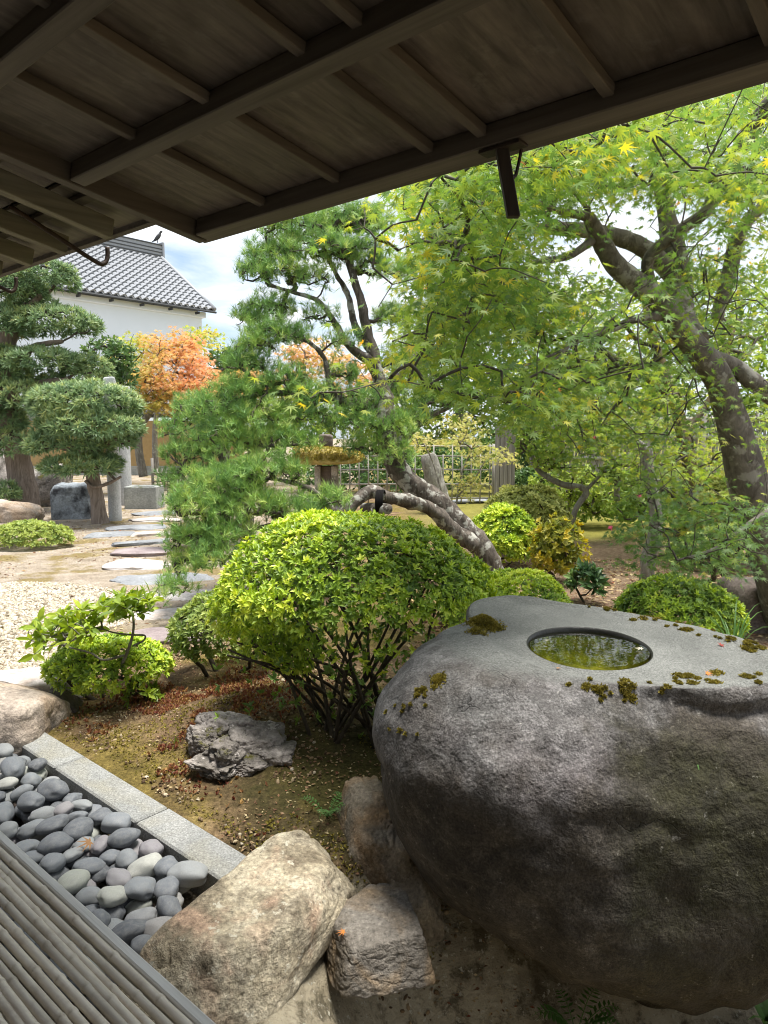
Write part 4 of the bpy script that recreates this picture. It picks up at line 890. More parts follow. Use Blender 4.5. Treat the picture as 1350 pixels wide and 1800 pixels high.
# ------------------------------------------------------------------ shrubs
def shrub(name, label, c, r, zc, nwh, leaf, m, seed, low=-.35, per=6, T=LANCE, stems=14, group=None, tone0=.5, skirt=None, rough=.10, cat='shrub', stem_r=.004, inner=.0):
    """clipped dome: c ground point, r radii, zc centre height"""
    g = rng_(seed); root = empty(name, (c[0], c[1], gh(c[0], c[1])), label, cat, group); C_ = A(c[0], c[1], zc)
    d = rdir(g, nwh * 3); d = d[(d[:, 2] > low) | (g.random(len(d)) < (skirt(d) if skirt else 0))][:nwh]
    depth = 1 - np.abs(g.normal(size=len(d))) * .085; rad = depth * (1 + rough * fbm(d * 2.3 + seed, 3))
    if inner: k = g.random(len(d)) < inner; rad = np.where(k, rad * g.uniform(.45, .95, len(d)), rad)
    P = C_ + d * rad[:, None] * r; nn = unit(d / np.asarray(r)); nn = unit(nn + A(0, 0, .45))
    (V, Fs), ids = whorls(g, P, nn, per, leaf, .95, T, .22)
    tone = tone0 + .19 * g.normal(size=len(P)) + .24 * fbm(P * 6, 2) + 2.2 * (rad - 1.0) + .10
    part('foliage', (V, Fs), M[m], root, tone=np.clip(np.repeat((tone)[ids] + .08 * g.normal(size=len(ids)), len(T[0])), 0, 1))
    if stems:
        gz = gh(c[0], c[1]); k = g.choice(len(P), min(stems * 6, len(P)), replace=False); tg = C_ + (P[k] - C_) * .93
        base = [A(c[0] + x, c[1] + y, gz - .02) for x, y in g.normal(size=(max(3, stems // 3), 2)) * np.asarray(r[:2]) * .16]
        part('stems', grow(base, tg, .12, .10, stem_r, .42, seed, 5, .05), M['stem'], root, smooth=True, kind='stuff')
    return root
# the large azalea in front
def sk(d): return np.where(d[:, 0] < -.30, .85, np.where(d[:, 2] > -.45, .16, .03))
AZ = shrub('azalea_bush', 'large dome-clipped bright green azalea on bare stems left of the basin', (-.16, 3.98), (.78, .66, .45), .83, 5600, .035, 'azalea', 201, -.04, 7, skirt=sk, stems=0, tone0=.60, inner=.08, rough=.10)
g = rng_(202); base = [A(-.16 + x, 3.66 + y, .08) for x, y in zip(g.normal(size=9) * .13, g.normal(size=9) * .08)]
tg = []
for q in range(170):
    d = rdir(g, 1)[0]; d[2] = abs(d[2]) * 1. - .1; tg.append(A(-.16, 3.98, .80) + d * A(.74, .62, .43) * g.uniform(.75, .97))
mains = []
for q in range(24):
    b0 = base[q % 9] + g.normal(size=3) * A(.03, .03, 0); a = (q + g.random()) / 24 * 2 * math.pi; e1 = A(-.16, 3.95, .80) + A(.62 * math.cos(a), .50 * math.sin(a), .12 + .1 * g.random()) * g.uniform(.55, 1.)
    if q % 3 == 0: e1 = A(-.62 - .2 * g.random(), 3.75 + .2 * g.normal(), .62)
    m1 = b0 + (e1 - b0) * .45 + A(0, 0, .05) + g.normal(size=3) * .055; Q = smooth_path([np.r_[b0, .012 * g.uniform(.6, 1.2)], np.r_[m1, .009], np.r_[e1, .005]], 8); mains.append(Q)
    part('stem', tube(Q[:, :3], Q[:, 3], 7, rough=.1, seed=q), M['stem'], AZ, smooth=True)
part('twigs', grow(np.vstack([m[6:, :3] for m in mains]), np.array(tg), .09, .09, .0030, .42, 203, 5, -.02, smooth=True), M['stem'], AZ, smooth=True, kind='stuff')
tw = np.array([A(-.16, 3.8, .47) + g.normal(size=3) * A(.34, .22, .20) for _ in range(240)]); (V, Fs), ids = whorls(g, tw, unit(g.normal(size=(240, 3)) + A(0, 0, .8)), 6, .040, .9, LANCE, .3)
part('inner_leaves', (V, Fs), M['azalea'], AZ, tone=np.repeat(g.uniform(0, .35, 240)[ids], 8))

shrub('azalea_bush', 'low spreading bright azalea beneath the leafy branch beside the pale boulder', (-1.80, 4.50), (.40, .34, .17), .22, 1500, .035, 'azalea', 211, .0, 6, stems=16, tone0=.62, skirt=lambda d: np.where(d[:, 2] > -.5, .35, .0))
shrub('azalea_bush', 'dull green rounded azalea half hidden by the large dome', (-1.13, 4.85), (.36, .34, .30), .32, 1500, .035, 'azalea_dull', 212, -.3, 6, stems=14, tone0=.55)
shrub('azalea_bush', 'bright rounded azalea at the foot of the leaning pine trunk', (1.52, 8.9), (.42, .42, .42), .40, 1700, .052, 'azalea', 213, -.6, 5, T=DIAM, stems=8, tone0=.66)
shrub('azalea_bush', 'larger olive azalea behind the bright rounded one', (2.02, 10.0), (.60, .5, .46), .50, 2000, .058, 'azalea_olive', 214, -.5, 5, T=DIAM, stems=14, tone0=.6)
shrub('azalea_bush', 'low bright mound of azalea just behind the basin', (1.15, 6.3), (.58, .55, .38), .10, 2600, .040, 'azalea', 215, -.2, 6, stems=0, tone0=.60)
shrub('azalea_bush', 'green hemispherical azalea behind the right side of the basin', (2.42, 5.75), (.52, .46, .36), .18, 3400, .038, 'azalea', 216, -.3, 6, stems=0, tone0=.42)
shrub('azalea_bush', 'flat cushion azalea on the moss at the left picture edge', (-5.35, 10.6), (.62, .45, .28), .10, 1500, .05, 'azalea_dull', 217, -.1, 5, T=DIAM, stems=0, tone0=.78)
shrub('nandina_shrub', 'loose yellowing shrub between olive azalea and snag', (1.98, 8.0), (.30, .28, .36), .42, 420, .062, 'yellowshrub', 218, -.8, 6, T=DIAM, stems=8, rough=.25, inner=.5)
shrub('azalea_bush', 'pale green shrub at the foot of the maple trunk', (4.45, 9.0), (.62, .5, .55), .62, 1700, .06, 'azalea_olive', 219, -.4, 5, T=DIAM, stems=16, tone0=.75)
shrub('azalea_bush', 'thin-leaved shrub on bare stems under the maple', (3.55, 7.2), (.62, .4, .34), .42, 520, .05, 'azalea_dull', 220, -.1, 5, T=DIAM, stems=22, tone0=.5, stem_r=.006)
shrub('low_shrub', 'dark low clipped shrub beyond the wooden fence post', (3.95, 18.6), (.62, .5, .42), .35, 1300, .075, 'evergreen', 221, -.2, 5, T=DIAM, stems=0, tone0=.6)
shrub('low_shrub', 'dark low shrub beside the first beyond the fence post', (4.9, 18.2), (.55, .5, .5), .35, 1200, .075, 'evergreen', 222, -.2, 5, T=DIAM, stems=0, tone0=.6)
shrub('low_shrub', 'blue-green small shrub at the left edge by the podocarpus', (-9.3, 15.4), (.6, .4, .35), .55, 900, .07, 'evergreen', 223, -.4, 5, T=DIAM, stems=4, tone0=.7)
shrub('broadleaf_shrub', 'dark upright leafy clump on the litter behind the basin', (2.05, 7.05), (.14, .14, .16), .20, 60, .11, 'evergreen', 224, -.4, 5, stems=3, tone0=.5)
shrub('broadleaf_shrub', 'small pale seedling under the low azalea', (-1.52, 4.33), (.10, .09, .09), .10, 34, .055, 'rhodo', 225, -.4, 5, stems=3, tone0=.4)

# small rhododendron-like branch plant at left
rp_ = empty('leafy_shrub', Gz(185, 1235), 'sparse crooked-stemmed shrub with broad green leaves above the low azalea', 'shrub')
Y0 = 4.28
stem = smooth_path([np.r_[Pt(x, y, d), r] for x, y, d, r in [(180, 1225, 4.35, .013), (185, 1182, 4.3, .012), (210, 1172, 4.28, .011), (226, 1140, 4.25, .010), (234, 1110, 4.25, .008), (234, 1085, 4.25, .007), (228, 1060, 4.25, .005)]], 6)
s2 = smooth_path([np.r_[Pt(x, y, d), r] for x, y, d, r in [(218, 1152, 4.26, .008), (182, 1160, 4.2, .007), (160, 1148, 4.18, .006), (130, 1140, 4.15, .005), (100, 1132, 4.12, .004)]], 5)
s3 = smooth_path([np.r_[Pt(x, y, d), r] for x, y, d, r in [(234, 1135, 4.25, .007), (252, 1126, 4.3, .006), (254, 1117, 4.3, .006), (232, 1116, 4.25, .006), (200, 1112, 4.3, .005), (180, 1105, 4.3, .004)]], 5)
g = rng_(231); tg = []
for q in range(150):
    u = g.random(); x = 60 + 215 * u + g.normal() * 12; y = 1046 + 58 * (1 - u) ** 1.1 + g.uniform(-14, 52) * (1 - .6 * u); 
    if x > 275: continue
    tg.append(Pt(x, y, 4.22 + g.normal() * .13))
tg = np.array(tg)
tw_ = grow(np.vstack([stem[-14:, :3], s2[:, :3], s3[:, :3]]), tg, .06, .12, .0022, .42, 232, 5)
part('stem', cat_(tube(stem[:, :3], stem[:, 3], 7), tube(s2[:, :3], s2[:, 3], 6), tube(s3[:, :3], s3[:, 3], 6), tw_), M['barkgrey'], rp_, smooth=True)
nn = unit(np.tile(A(-.25, -.1, .8), (len(tg), 1)) + g.normal(size=(len(tg), 3)) * .3)
(V, Fs), ids = whorls(g, tg, nn, 5, .082, 1.2, (LANCE[0] * [1, 1.15, 1], LANCE[1]), .3, .15)
part('foliage', (V, Fs), M['rhodo'], rp_, tone=np.clip(np.repeat(.55 + .22 * g.normal(size=len(ids)), 8), 0, 1))

# ------------------------------------------------------------------ trees
def W(w, d): return w * d / F / 2
def limb(pts, n=7):
    """rows px, py, distance, width in px -> path + radii"""
    Q = smooth_path([np.r_[Pt(x, y, d), W(w_, d)] for x, y, d, w_ in pts], n); return Q[:, :3], np.maximum(Q[:, 3], .003)
def inpoly(x, y, poly):
    c = np.zeros(len(x), bool); j = len(poly) - 1
    for i in range(len(poly)):
        xi, yi = poly[i]; xj, yj = poly[j]; k = ((yi > y) != (yj > y)) & (x < (xj - xi) * (y - yi) / (yj - yi + 1e-9) + xi); c ^= k; j = i
    return c
def sprays(g, poly, n, d0, d1, dens=None):
    xs = [p[0] for p in poly]; ys = [p[1] for p in poly]; outp = []
    while len(outp) < n:
        x = g.uniform(min(xs), max(xs), 400); y = g.uniform(min(ys), max(ys), 400); k = inpoly(x, y, poly)
        if dens is not None: k &= g.random(400) < dens(x, y)
        for a, b_ in zip(x[k], y[k]): outp.append(Pt(a, b_, g.uniform(d0, d1)))
    return np.array(outp[:n])
def maple_leaves(g, tips, per, size, rad, hang=.25):
    """flat hanging sprays of palmate leaves around each tip"""
    n = len(tips); P = np.repeat(tips, per, 0); a = g.uniform(0, 6.28, n * per); rr_ = rad * np.sqrt(g.random(n * per))
    tilt = np.repeat(g.normal(size=(n, 2)) * .22, per, 0); dx = rr_ * np.cos(a); dy = rr_ * np.sin(a)
    P = P + np.c_[dx, dy, dx * tilt[:, 0] + dy * tilt[:, 1] + g.normal(size=n * per) * rad * .16 - rr_ * .12]
    h = a + g.normal(size=n * per) * .9; ax = np.c_[np.cos(h), np.sin(h), -hang - np.abs(g.normal(size=n * per)) * .35]
    nn = np.tile(ZV, (n * per, 1)) + g.normal(size=(n * per, 3)) * .42
    return inst(PALM[0], PALM[1], P, basis(ax, nn), size * g.uniform(.62, 1.12, n * per)), np.repeat(np.arange(n), per), P

mp_ = empty('maple_tree', A(3.75, 6.0, 0), 'big green Japanese maple with grey curving trunk leaning over the basin', 'tree')
L1 = limb([(1405, 1130, 6.0, 105), (1375, 1040, 5.9, 88), (1350, 960, 5.8, 80), (1318, 860, 5.7, 74), (1292, 760, 5.6, 60), (1262, 665, 5.5, 52), (1205, 590, 5.35, 46), (1155, 525, 5.2, 42)], 8)
limbs = [limb([(1165, 535, 5.25, 46), (1130, 505, 5.1, 46), (1090, 475, 5.0, 42), (1062, 435, 4.9, 38), (1045, 400, 4.8, 32), (1030, 380, 4.7, 22), (985, 372, 4.5, 13), (930, 350, 4.3, 9)], 6),
    limb([(1225, 600, 5.4, 52), (1200, 560, 5.6, 50), (1195, 500, 5.7, 52), (1185, 440, 5.7, 46), (1172, 380, 5.7, 36), (1160, 310, 5.7, 27), (1158, 250, 5.6, 26), (1180, 190, 5.5, 22), (1190, 120, 5.4, 16)], 6),
    limb([(1190, 490, 5.7, 40), (1130, 435, 5.6, 36), (1060, 410, 5.5, 32), (990, 402, 5.3, 28), (930, 400, 5.1, 18), (850, 385, 4.9, 12), (760, 390, 4.6, 7)], 6),
    limb([(1150, 520, 5.2, 26), (1138, 460, 5.05, 24), (1185, 412, 4.9, 24), (1240, 372, 4.8, 24), (1270, 310, 4.7, 26), (1318, 235, 4.6, 30), (1345, 190, 4.5, 30), (1390, 140, 4.4, 28)], 6),
    limb([(1175, 555, 5.3, 24), (1120, 560, 5.1, 17), (1080, 577, 4.9, 14), (1030, 592, 4.7, 11), (1000, 610, 4.5, 7), (930, 640, 4.2, 5), (840, 660, 3.9, 4)], 6),
    limb([(1045, 420, 4.85, 18), (1000, 450, 4.7, 14), (940, 462, 4.5, 11), (905, 490, 4.3, 8), (860, 535, 4.0, 6), (760, 570, 3.6, 4), (690, 600, 3.3, 3)], 6),
    limb([(1245, 625, 5.45, 30), (1290, 645, 5.5, 34), (1340, 684, 5.5, 36), (1400, 730, 5.6, 34)], 6),
    limb([(1260, 560, 5.8, 24), (1282, 480, 5.8, 30), (1300, 410, 5.7, 26), (1345, 360, 5.6, 20), (1390, 330, 5.5, 16)], 6),
    limb([(1370, 880, 5.4, 14), (1340, 905, 5.1, 12), (1300, 932, 4.8, 10), (1255, 965, 4.5, 7), (1190, 985, 4.2, 4)], 6),
    limb([(1045, 400, 4.8, 12), (1020, 350, 4.6, 9), (960, 300, 4.3, 7), (880, 330, 4.0, 5), (780, 400, 3.5, 4), (700, 440, 3.1, 3)], 6),
    limb([(1000, 610, 4.5, 6), (900, 690, 3.9, 4.5), (800, 690, 3.4, 3.5), (700, 670, 3.0, 3), (600, 690, 2.75, 2)], 6)]
part('trunk', tube(L1[0], L1[1] * .92, 20, rough=.07, seed=3), M['barkmaple'], mp_, smooth=True)
for P_, R_ in limbs: part('limb', tube(P_, R_ * .84, 12, rough=.08, seed=5), M['barkmaple'], mp_, smooth=True)
g = rng_(301)
R1 = [(700, 330), (760, 300), (900, 255), (1060, 200), (1250, 150), (1380, 110), (1380, 640), (1230, 640), (1060, 660), (960, 720), (880, 740), (800, 700), (745, 665), (725, 620), (735, 560), (750, 500), (715, 430)]
def dn(x, y): return np.clip(.30 + .9 * (fbm(np.c_[x / 120, y / 90, 0 * x], 3) + .35), .06, 1) * np.where((x > 960) & (y > 340) & (y < 640), .16, 1.)
near_t = sprays(g, R1, 270, 2.7, 3.9, lambda x, y: dn(x, y) * np.where((x > 900) & (y > 320) & (y < 660), .25, 1))
far_t = sprays(g, R1, 980, 4.0, 6.6, dn)
left_t = np.array([Pt(x, y, d) for x, y, d in [(560, 690, 2.75), (600, 700, 2.75), (545, 700, 2.7), (630, 690, 2.8), (670, 700, 2.85), (690, 660, 2.9), (640, 400, 3.0), (660, 420, 3.0), (620, 405, 3.0), (655, 470, 3.0), (690, 500, 3.0), (640, 365, 3.1), (665, 540, 3.0), (700, 600, 3.0), (720, 640, 2.9), (750, 680, 2.9)]])
topr = sprays(g, [(880, 270), (1060, 205), (1380, 110), (1380, 350), (1180, 330), (960, 330)], 230, 4.0, 6.8)
lowr = sprays(g, [(1080, 930), (1200, 890), (1350, 860), (1380, 1000), (1250, 1010), (1100, 990)], 60, 4.1, 5.0)
midr = sprays(g, [(880, 690), (1050, 650), (1250, 650), (1380, 640), (1380, 870), (1180, 900), (1100, 870), (940, 780)], 130, 4.6, 7.2, lambda x, y: np.clip(.25 + .8 * (fbm(np.c_[x / 90, y / 60, 2 + 0 * x], 3) + .3), .05, 1) * np.where((x > 1230) & (x < 1330) & (y > 640), .3, 1))
tips = np.vstack([near_t, far_t, left_t, lowr, midr, topr])
skel = np.vstack([p for p, r in limbs] + [L1[0][-18:]])
part('twigs', grow(skel, tips, .15, .075, .0024, .46, 302, 5, .05, rmax=.03, smooth=True), M['twigmaple'], mp_, smooth=True, kind='stuff')
(V, Fs), ids, P_ = maple_leaves(g, tips, 22, .053, .25)
_nl = len(near_t) + len(far_t); _k = np.repeat((np.arange(len(tips)) >= _nl) & (np.arange(len(tips)) < _nl + len(left_t)) & (np.arange(len(tips)) % 1 == 0), 22)
_keep = ~_k | (np.arange(len(_k)) % 22 < 8)
_keepV = np.repeat(_keep, len(PALM[0])); _map = np.cumsum(_keepV) - 1
Fs = [_map[f[_keepV[f[:, 0]]]] for f in Fs]; V = V[_keepV]; ids = ids[_keep]; P_ = P_[_keep]
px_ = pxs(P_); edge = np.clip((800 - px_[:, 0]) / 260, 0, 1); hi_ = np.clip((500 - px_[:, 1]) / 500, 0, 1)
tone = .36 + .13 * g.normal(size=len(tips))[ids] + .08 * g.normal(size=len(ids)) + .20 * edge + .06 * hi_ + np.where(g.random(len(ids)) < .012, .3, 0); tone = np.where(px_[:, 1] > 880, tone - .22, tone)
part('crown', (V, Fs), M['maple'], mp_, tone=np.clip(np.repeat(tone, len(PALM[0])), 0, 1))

def simple_maple(name, label, base, trunk, tips, per, leaf, rad, m, seed, tone0=.5, twr=.004, cat='tree', tvar=.2, tonef=None, bark='barkgrey', group=None):
    g = rng_(seed); r = empty(name, base, label, cat, group); tr_ = [limb(t, 6) for t in trunk]
    part('trunk', cat_(*[tube(p, q, 9, rough=.08, seed=seed) for p, q in tr_]), M[bark], r, smooth=True)
    part('twigs', grow(np.vstack([p for p, q in tr_]), tips, .25, .14, twr, .45, seed, 4, .05, rmax=.05, smooth=True), M['twigmaple'], r, smooth=True, kind='stuff')
    (V, Fs), ids, P_ = maple_leaves(g, tips, per, leaf, rad); tone = tone0 + tvar * .7 * g.normal(size=len(tips))[ids] + tvar * .6 * g.normal(size=len(ids))
    if tonef is not None: tone = tone + tonef(pxs(P_))
    part('crown', (V, Fs), M[m], r, tone=np.clip(np.repeat(tone, len(PALM[0])), 0, 1)); return r
def ell(g, x, y, rx, ry, n, d0, d1):
    a = g.uniform(0, 6.28, n); q = np.sqrt(g.random(n)); return np.array([Pt(x + rx * k * math.cos(b_), y + ry * k * math.sin(b_), g.uniform(d0, d1)) for b_, k in zip(a, q)])
g = rng_(310)
# orange maples far left
tp = np.vstack([ell(g, 305, 655, 72, 42, 110, 20.5, 23), ell(g, 300, 605, 50, 25, 40, 21.5, 23), ell(g, 255, 690, 35, 28, 35, 21, 22.5), ell(g, 340, 690, 40, 25, 35, 20.5, 22), ell(g, 300, 712, 60, 14, 25, 20.5, 22)])
simple_maple('maple_tree', 'orange autumn maple in front of the white storehouse', Pt(250, 835, 21.5), [[(252, 838, 21.5, 16), (244, 790, 21.5, 14), (246, 755, 21.6, 12), (268, 720, 21.7, 10), (300, 680, 21.8, 7), (310, 640, 22, 4)]], tp, 26, .14, .36, 'maple_orange', 311, .55, .007, tonef=lambda q: np.clip((q[:, 0] - 290) / 200, -.25, .3) - np.clip((q[:, 1] - 680) / 80, 0, .35))
tp = np.vstack([ell(g, 545, 650, 60, 55, 70, 22, 24), ell(g, 430, 680, 60, 32, 50, 22, 24), ell(g, 620, 660, 50, 40, 30, 22, 24)])
simple_maple('maple_tree', 'orange maple glowing behind the tall pine branches', Pt(520, 830, 23), [[(520, 835, 23, 14), (520, 760, 23, 11), (525, 700, 23, 8), (535, 650, 23, 5)]], tp, 26, .14, .40, 'maple_orange', 312, .50, .007)
tp = np.vstack([ell(g, 225, 620, 30, 35, 30, 23, 25), ell(g, 350, 600, 30, 25, 24, 23, 24.5)])
simple_maple('maple_tree', 'yellow-green maple mixed into the back of the orange one', Pt(275, 830, 24), [[(275, 835, 24, 12), (272, 760, 24, 9), (280, 690, 24, 7), (285, 640, 24, 4)]], tp, 26, .14, .40, 'maple_light', 313, .7, .007)
# pale yellow sapling by the fence
tp = np.vstack([ell(g, 860, 800, 40, 16, 26, 11.6, 12.6), ell(g, 815, 765, 40, 20, 22, 11.6, 12.6), ell(g, 730, 775, 34, 18, 20, 11.8, 12.8), ell(g, 825, 850, 22, 20, 14, 11.6, 12.2), ell(g, 800, 740, 40, 14, 12, 12, 12.8)])
simple_maple('maple_sapling', 'slender pale yellow maple sapling in front of the lattice fence', Pt(800, 925, 12), [[(800, 925, 12, 4), (803, 880, 12, 3.5), (812, 830, 12, 3), (830, 790, 12, 2.5)], [(785, 905, 12.1, 4), (775, 860, 12.1, 3.5), (760, 810, 12.2, 3), (745, 780, 12.2, 2.5)], [(806, 870, 12, 3), (835, 840, 12, 2.5), (855, 805, 12, 2)]], tp, 15, .075, .17, 'maple_pale', 314, .5, .003, cat='sapling')
tp = np.vstack([ell(g, 960, 660, 80, 50, 40, 8.5, 11), ell(g, 1050, 740, 130, 50, 60, 8.5, 11), ell(g, 1250, 830, 110, 50, 40, 8.5, 10), ell(g, 1000, 560, 150, 90, 60, 9, 12), ell(g, 1100, 690, 120, 60, 60, 8.5, 11), ell(g, 1250, 560, 110, 90, 50, 9, 12), ell(g, 950, 710, 60, 40, 26, 9, 11), ell(g, 1180, 780, 110, 40, 40, 8.5, 10.5), ell(g, 1320, 760, 60, 50, 20, 8.5, 10)])
simple_maple('maple_tree', 'light yellow-green maple standing behind the big maple', Pt(1205, 1000, 9.5), [[(1205, 985, 9.3, 40), (1203, 930, 9.3, 36), (1215, 870, 9.4, 30), (1205, 780, 9.6, 24), (1180, 690, 9.8, 20), (1150, 600, 10, 14), (1130, 520, 10, 8)], [(1185, 700, 9.8, 14), (1100, 640, 9.8, 9), (1010, 590, 10, 6)], [(1200, 770, 9.6, 14), (1260, 680, 9.8, 10), (1290, 580, 10, 6)]], tp, 16, .085, .34, 'maple_light', 315, .42, .005, bark='barkmoss')

# ------------------------------------------------------------------ pines
def pine(name, label, base, limbs_, pads, per_px, seed, ln=.075, wd=.0042, per=34, tone0=.5, tip=.0045, depth=.35, mat_='pine', bark='barkpine', twig='twigpine', cat='tree', split=0):
    """pads rows: px, py, rx, ry (px), distance; tufts of needles sit on the pads, twigs reach for them"""
    g = rng_(seed); r = empty(name, base, label, cat); lb = [limb(q, 7) for q in limbs_]
    for k, (p, q) in enumerate(lb): part('trunk' if k == 0 else 'limb', tube(p, q, 18 if k == 0 else 12, rough=.26, seed=seed), M[bark], r, smooth=True)
    tips = []
    for (x, y, rx, ry, d) in pads:
        n = max(3, int(rx * ry * per_px)); c = Pt(x, y, d); ax = rx * d / F; az = ry * d / F; ay = max(ax * .8, depth * .6)
        v = rdir(g, n * 2); v = v[v[:, 2] > -.35][:n]; q = g.uniform(.55, 1., len(v)) ** .5
        tips.append(c + v * q[:, None] * A(ax, ay, az) + A(0, 0, 1) * az * .0)
    tips = np.vstack(tips); up_ = unit(A(0, 0, 1.) + g.normal(size=(len(tips), 3)) * .45)
    part('twigs', grow(np.vstack([p for p, q in lb]), tips - up_ * ln * .3, .13, .17, tip, .40, seed + 1, 4, -.05, rmax=.05), M[twig], r, smooth=True, kind='stuff')
    sub = np.repeat(tips, 2, 0) + g.normal(size=(len(tips) * 2, 3)) * ln * .55; un = np.repeat(up_, 2, 0)
    (V, Fs), ids = needle_tufts(g, sub, un, per, ln, wd, .95)
    tone = tone0 + .16 * g.normal(size=len(sub)) + .2 * fbm(sub * 4, 2)
    part('needles', (V, Fs), M[mat_], r, tone=np.clip(np.repeat(tone[ids] + .1 * g.normal(size=len(ids)), 3), 0, 1), kind='stuff'); return r
pine('pine_tree', 'tall black pine with leaning flaky trunk and open wriggling branches mid-garden', Gz(868, 1015), [
    [(872, 1020, 7.9, 44), (845, 965, 7.9, 42), (795, 908, 7.9, 40), (740, 862, 7.9, 38), (700, 826, 7.9, 36), (682, 780, 7.9, 36), (676, 722, 7.95, 33), (670, 680, 8.0, 27), (655, 625, 8.0, 22), (645, 580, 8.0, 18), (632, 520, 8.0, 14), (612, 460, 8.0, 10), (590, 420, 8.0, 6)],
    [(672, 708, 8.0, 24), (630, 712, 7.9, 21), (585, 702, 7.8, 18), (530, 696, 7.7, 13), (480, 690, 7.6, 10), (430, 700, 7.5, 9), (380, 720, 7.4, 6)],
    [(662, 640, 8.0, 17), (615, 610, 7.9, 14), (590, 570, 7.9, 11), (560, 530, 7.8, 8), (520, 515, 7.8, 6), (470, 500, 7.8, 6)],
    [(655, 620, 8.0, 15), (625, 575, 8.1, 13), (612, 520, 8.2, 10), (590, 480, 8.2, 8), (570, 440, 8.2, 7)],
    [(590, 700, 7.8, 13), (578, 670, 7.7, 11), (570, 630, 7.7, 8), (540, 600, 7.6, 7), (490, 590, 7.6, 5)],
    [(690, 800, 7.9, 22), (720, 760, 8.1, 16), (750, 735, 8.3, 12), (790, 715, 8.5, 8)],
    [(835, 960, 7.7, 30), (795, 930, 7.6, 28), (760, 897, 7.5, 25), (715, 880, 7.4, 24), (680, 874, 7.35, 23), (650, 864, 7.3, 23), (625, 882, 7.2, 20), (600, 910, 7.1, 22), (560, 925, 7.0, 16), (500, 920, 6.9, 11), (430, 935, 6.8, 8), (370, 960, 6.7, 5)],
    [(670, 690, 8.0, 20), (720, 640, 8.2, 14), (760, 600, 8.4, 10), (800, 560, 8.5, 7)],
    [(595, 912, 7.1, 14), (560, 870, 7.1, 11), (520, 850, 7.1, 8), (470, 840, 7.1, 6)]],
    [(530, 405, 65, 26, 8.0), (600, 395, 55, 28, 8.1), (560, 440, 60, 20, 7.8), (480, 450, 40, 22, 7.9), (448, 480, 28, 20, 7.8), (500, 480, 40, 14, 7.7), (470, 545, 45, 18, 7.8), (440, 565, 25, 14, 7.8), (490, 590, 50, 20, 7.6), (450, 610, 35, 18, 7.6), (640, 440, 30, 18, 8.0),
     (430, 690, 55, 22, 7.5), (500, 665, 40, 16, 7.5), (380, 720, 50, 22, 7.4), (460, 730, 60, 20, 7.4), (540, 735, 55, 16, 7.6), (620, 745, 45, 14, 7.7), (690, 755, 35, 20, 7.9), (640, 790, 35, 14, 7.9), (760, 705, 45, 18, 8.4), (800, 560, 45, 22, 8.5), (770, 630, 40, 18, 8.4), (700, 800, 25, 14, 7.8), (645, 395, 40, 24, 8.1), (655, 470, 32, 18, 8.1), (690, 560, 34, 18, 8.3), (600, 600, 28, 10, 7.8), (560, 560, 30, 10, 7.8), (625, 700, 40, 12, 7.8), (700, 640, 36, 16, 8.3), (545, 490, 36, 12, 7.8), (590, 450, 40, 14, 8.2), (720, 480, 34, 20, 8.4), (500, 775, 55, 20, 7.4), (430, 640, 40, 18, 7.6), (390, 770, 50, 22, 7.3), (540, 690, 35, 12, 7.5), (600, 660, 30, 14, 7.9), (690, 690, 35, 16, 8.2), (720, 740, 35, 18, 8.2),
     (470, 830, 60, 24, 7.1), (400, 850, 60, 26, 7.0), (350, 890, 50, 26, 6.8), (440, 890, 60, 26, 6.9), (520, 900, 50, 20, 7.0), (340, 950, 48, 28, 6.7), (400, 945, 45, 22, 6.7), (330, 990, 36, 12, 6.6), (300, 1032, 28, 10, 6.3), (380, 985, 36, 14, 6.5), (590, 880, 30, 14, 7.1)], .088, 401, ln=.10, wd=.0050, per=24, tone0=.66)
pine('pine_tree', 'dense low dome of pine behind the tall pine toward the storehouse', Gz(420, 935), [
    [(430, 930, 10.6, 30), (425, 880, 10.6, 28), (400, 820, 10.6, 22), (380, 770, 10.6, 14), (370, 740, 10.6, 8)], [(415, 850, 10.6, 14), (370, 830, 10.4, 10), (330, 820, 10.3, 6)], [(405, 830, 10.6, 14), (450, 790, 10.8, 9), (490, 770, 11, 6)]],
    [(350, 715, 42, 22, 10.6), (330, 755, 48, 24, 10.5), (330, 800, 46, 24, 10.4), (390, 740, 40, 22, 10.7), (400, 790, 55, 26, 10.5), (320, 845, 42, 24, 10.3), (380, 840, 50, 24, 10.4), (420, 720, 40, 18, 11), (330, 885, 40, 18, 10.2), (470, 760, 50, 20, 11)], .075, 421, ln=.11, wd=.0065, per=24, tone0=.55)

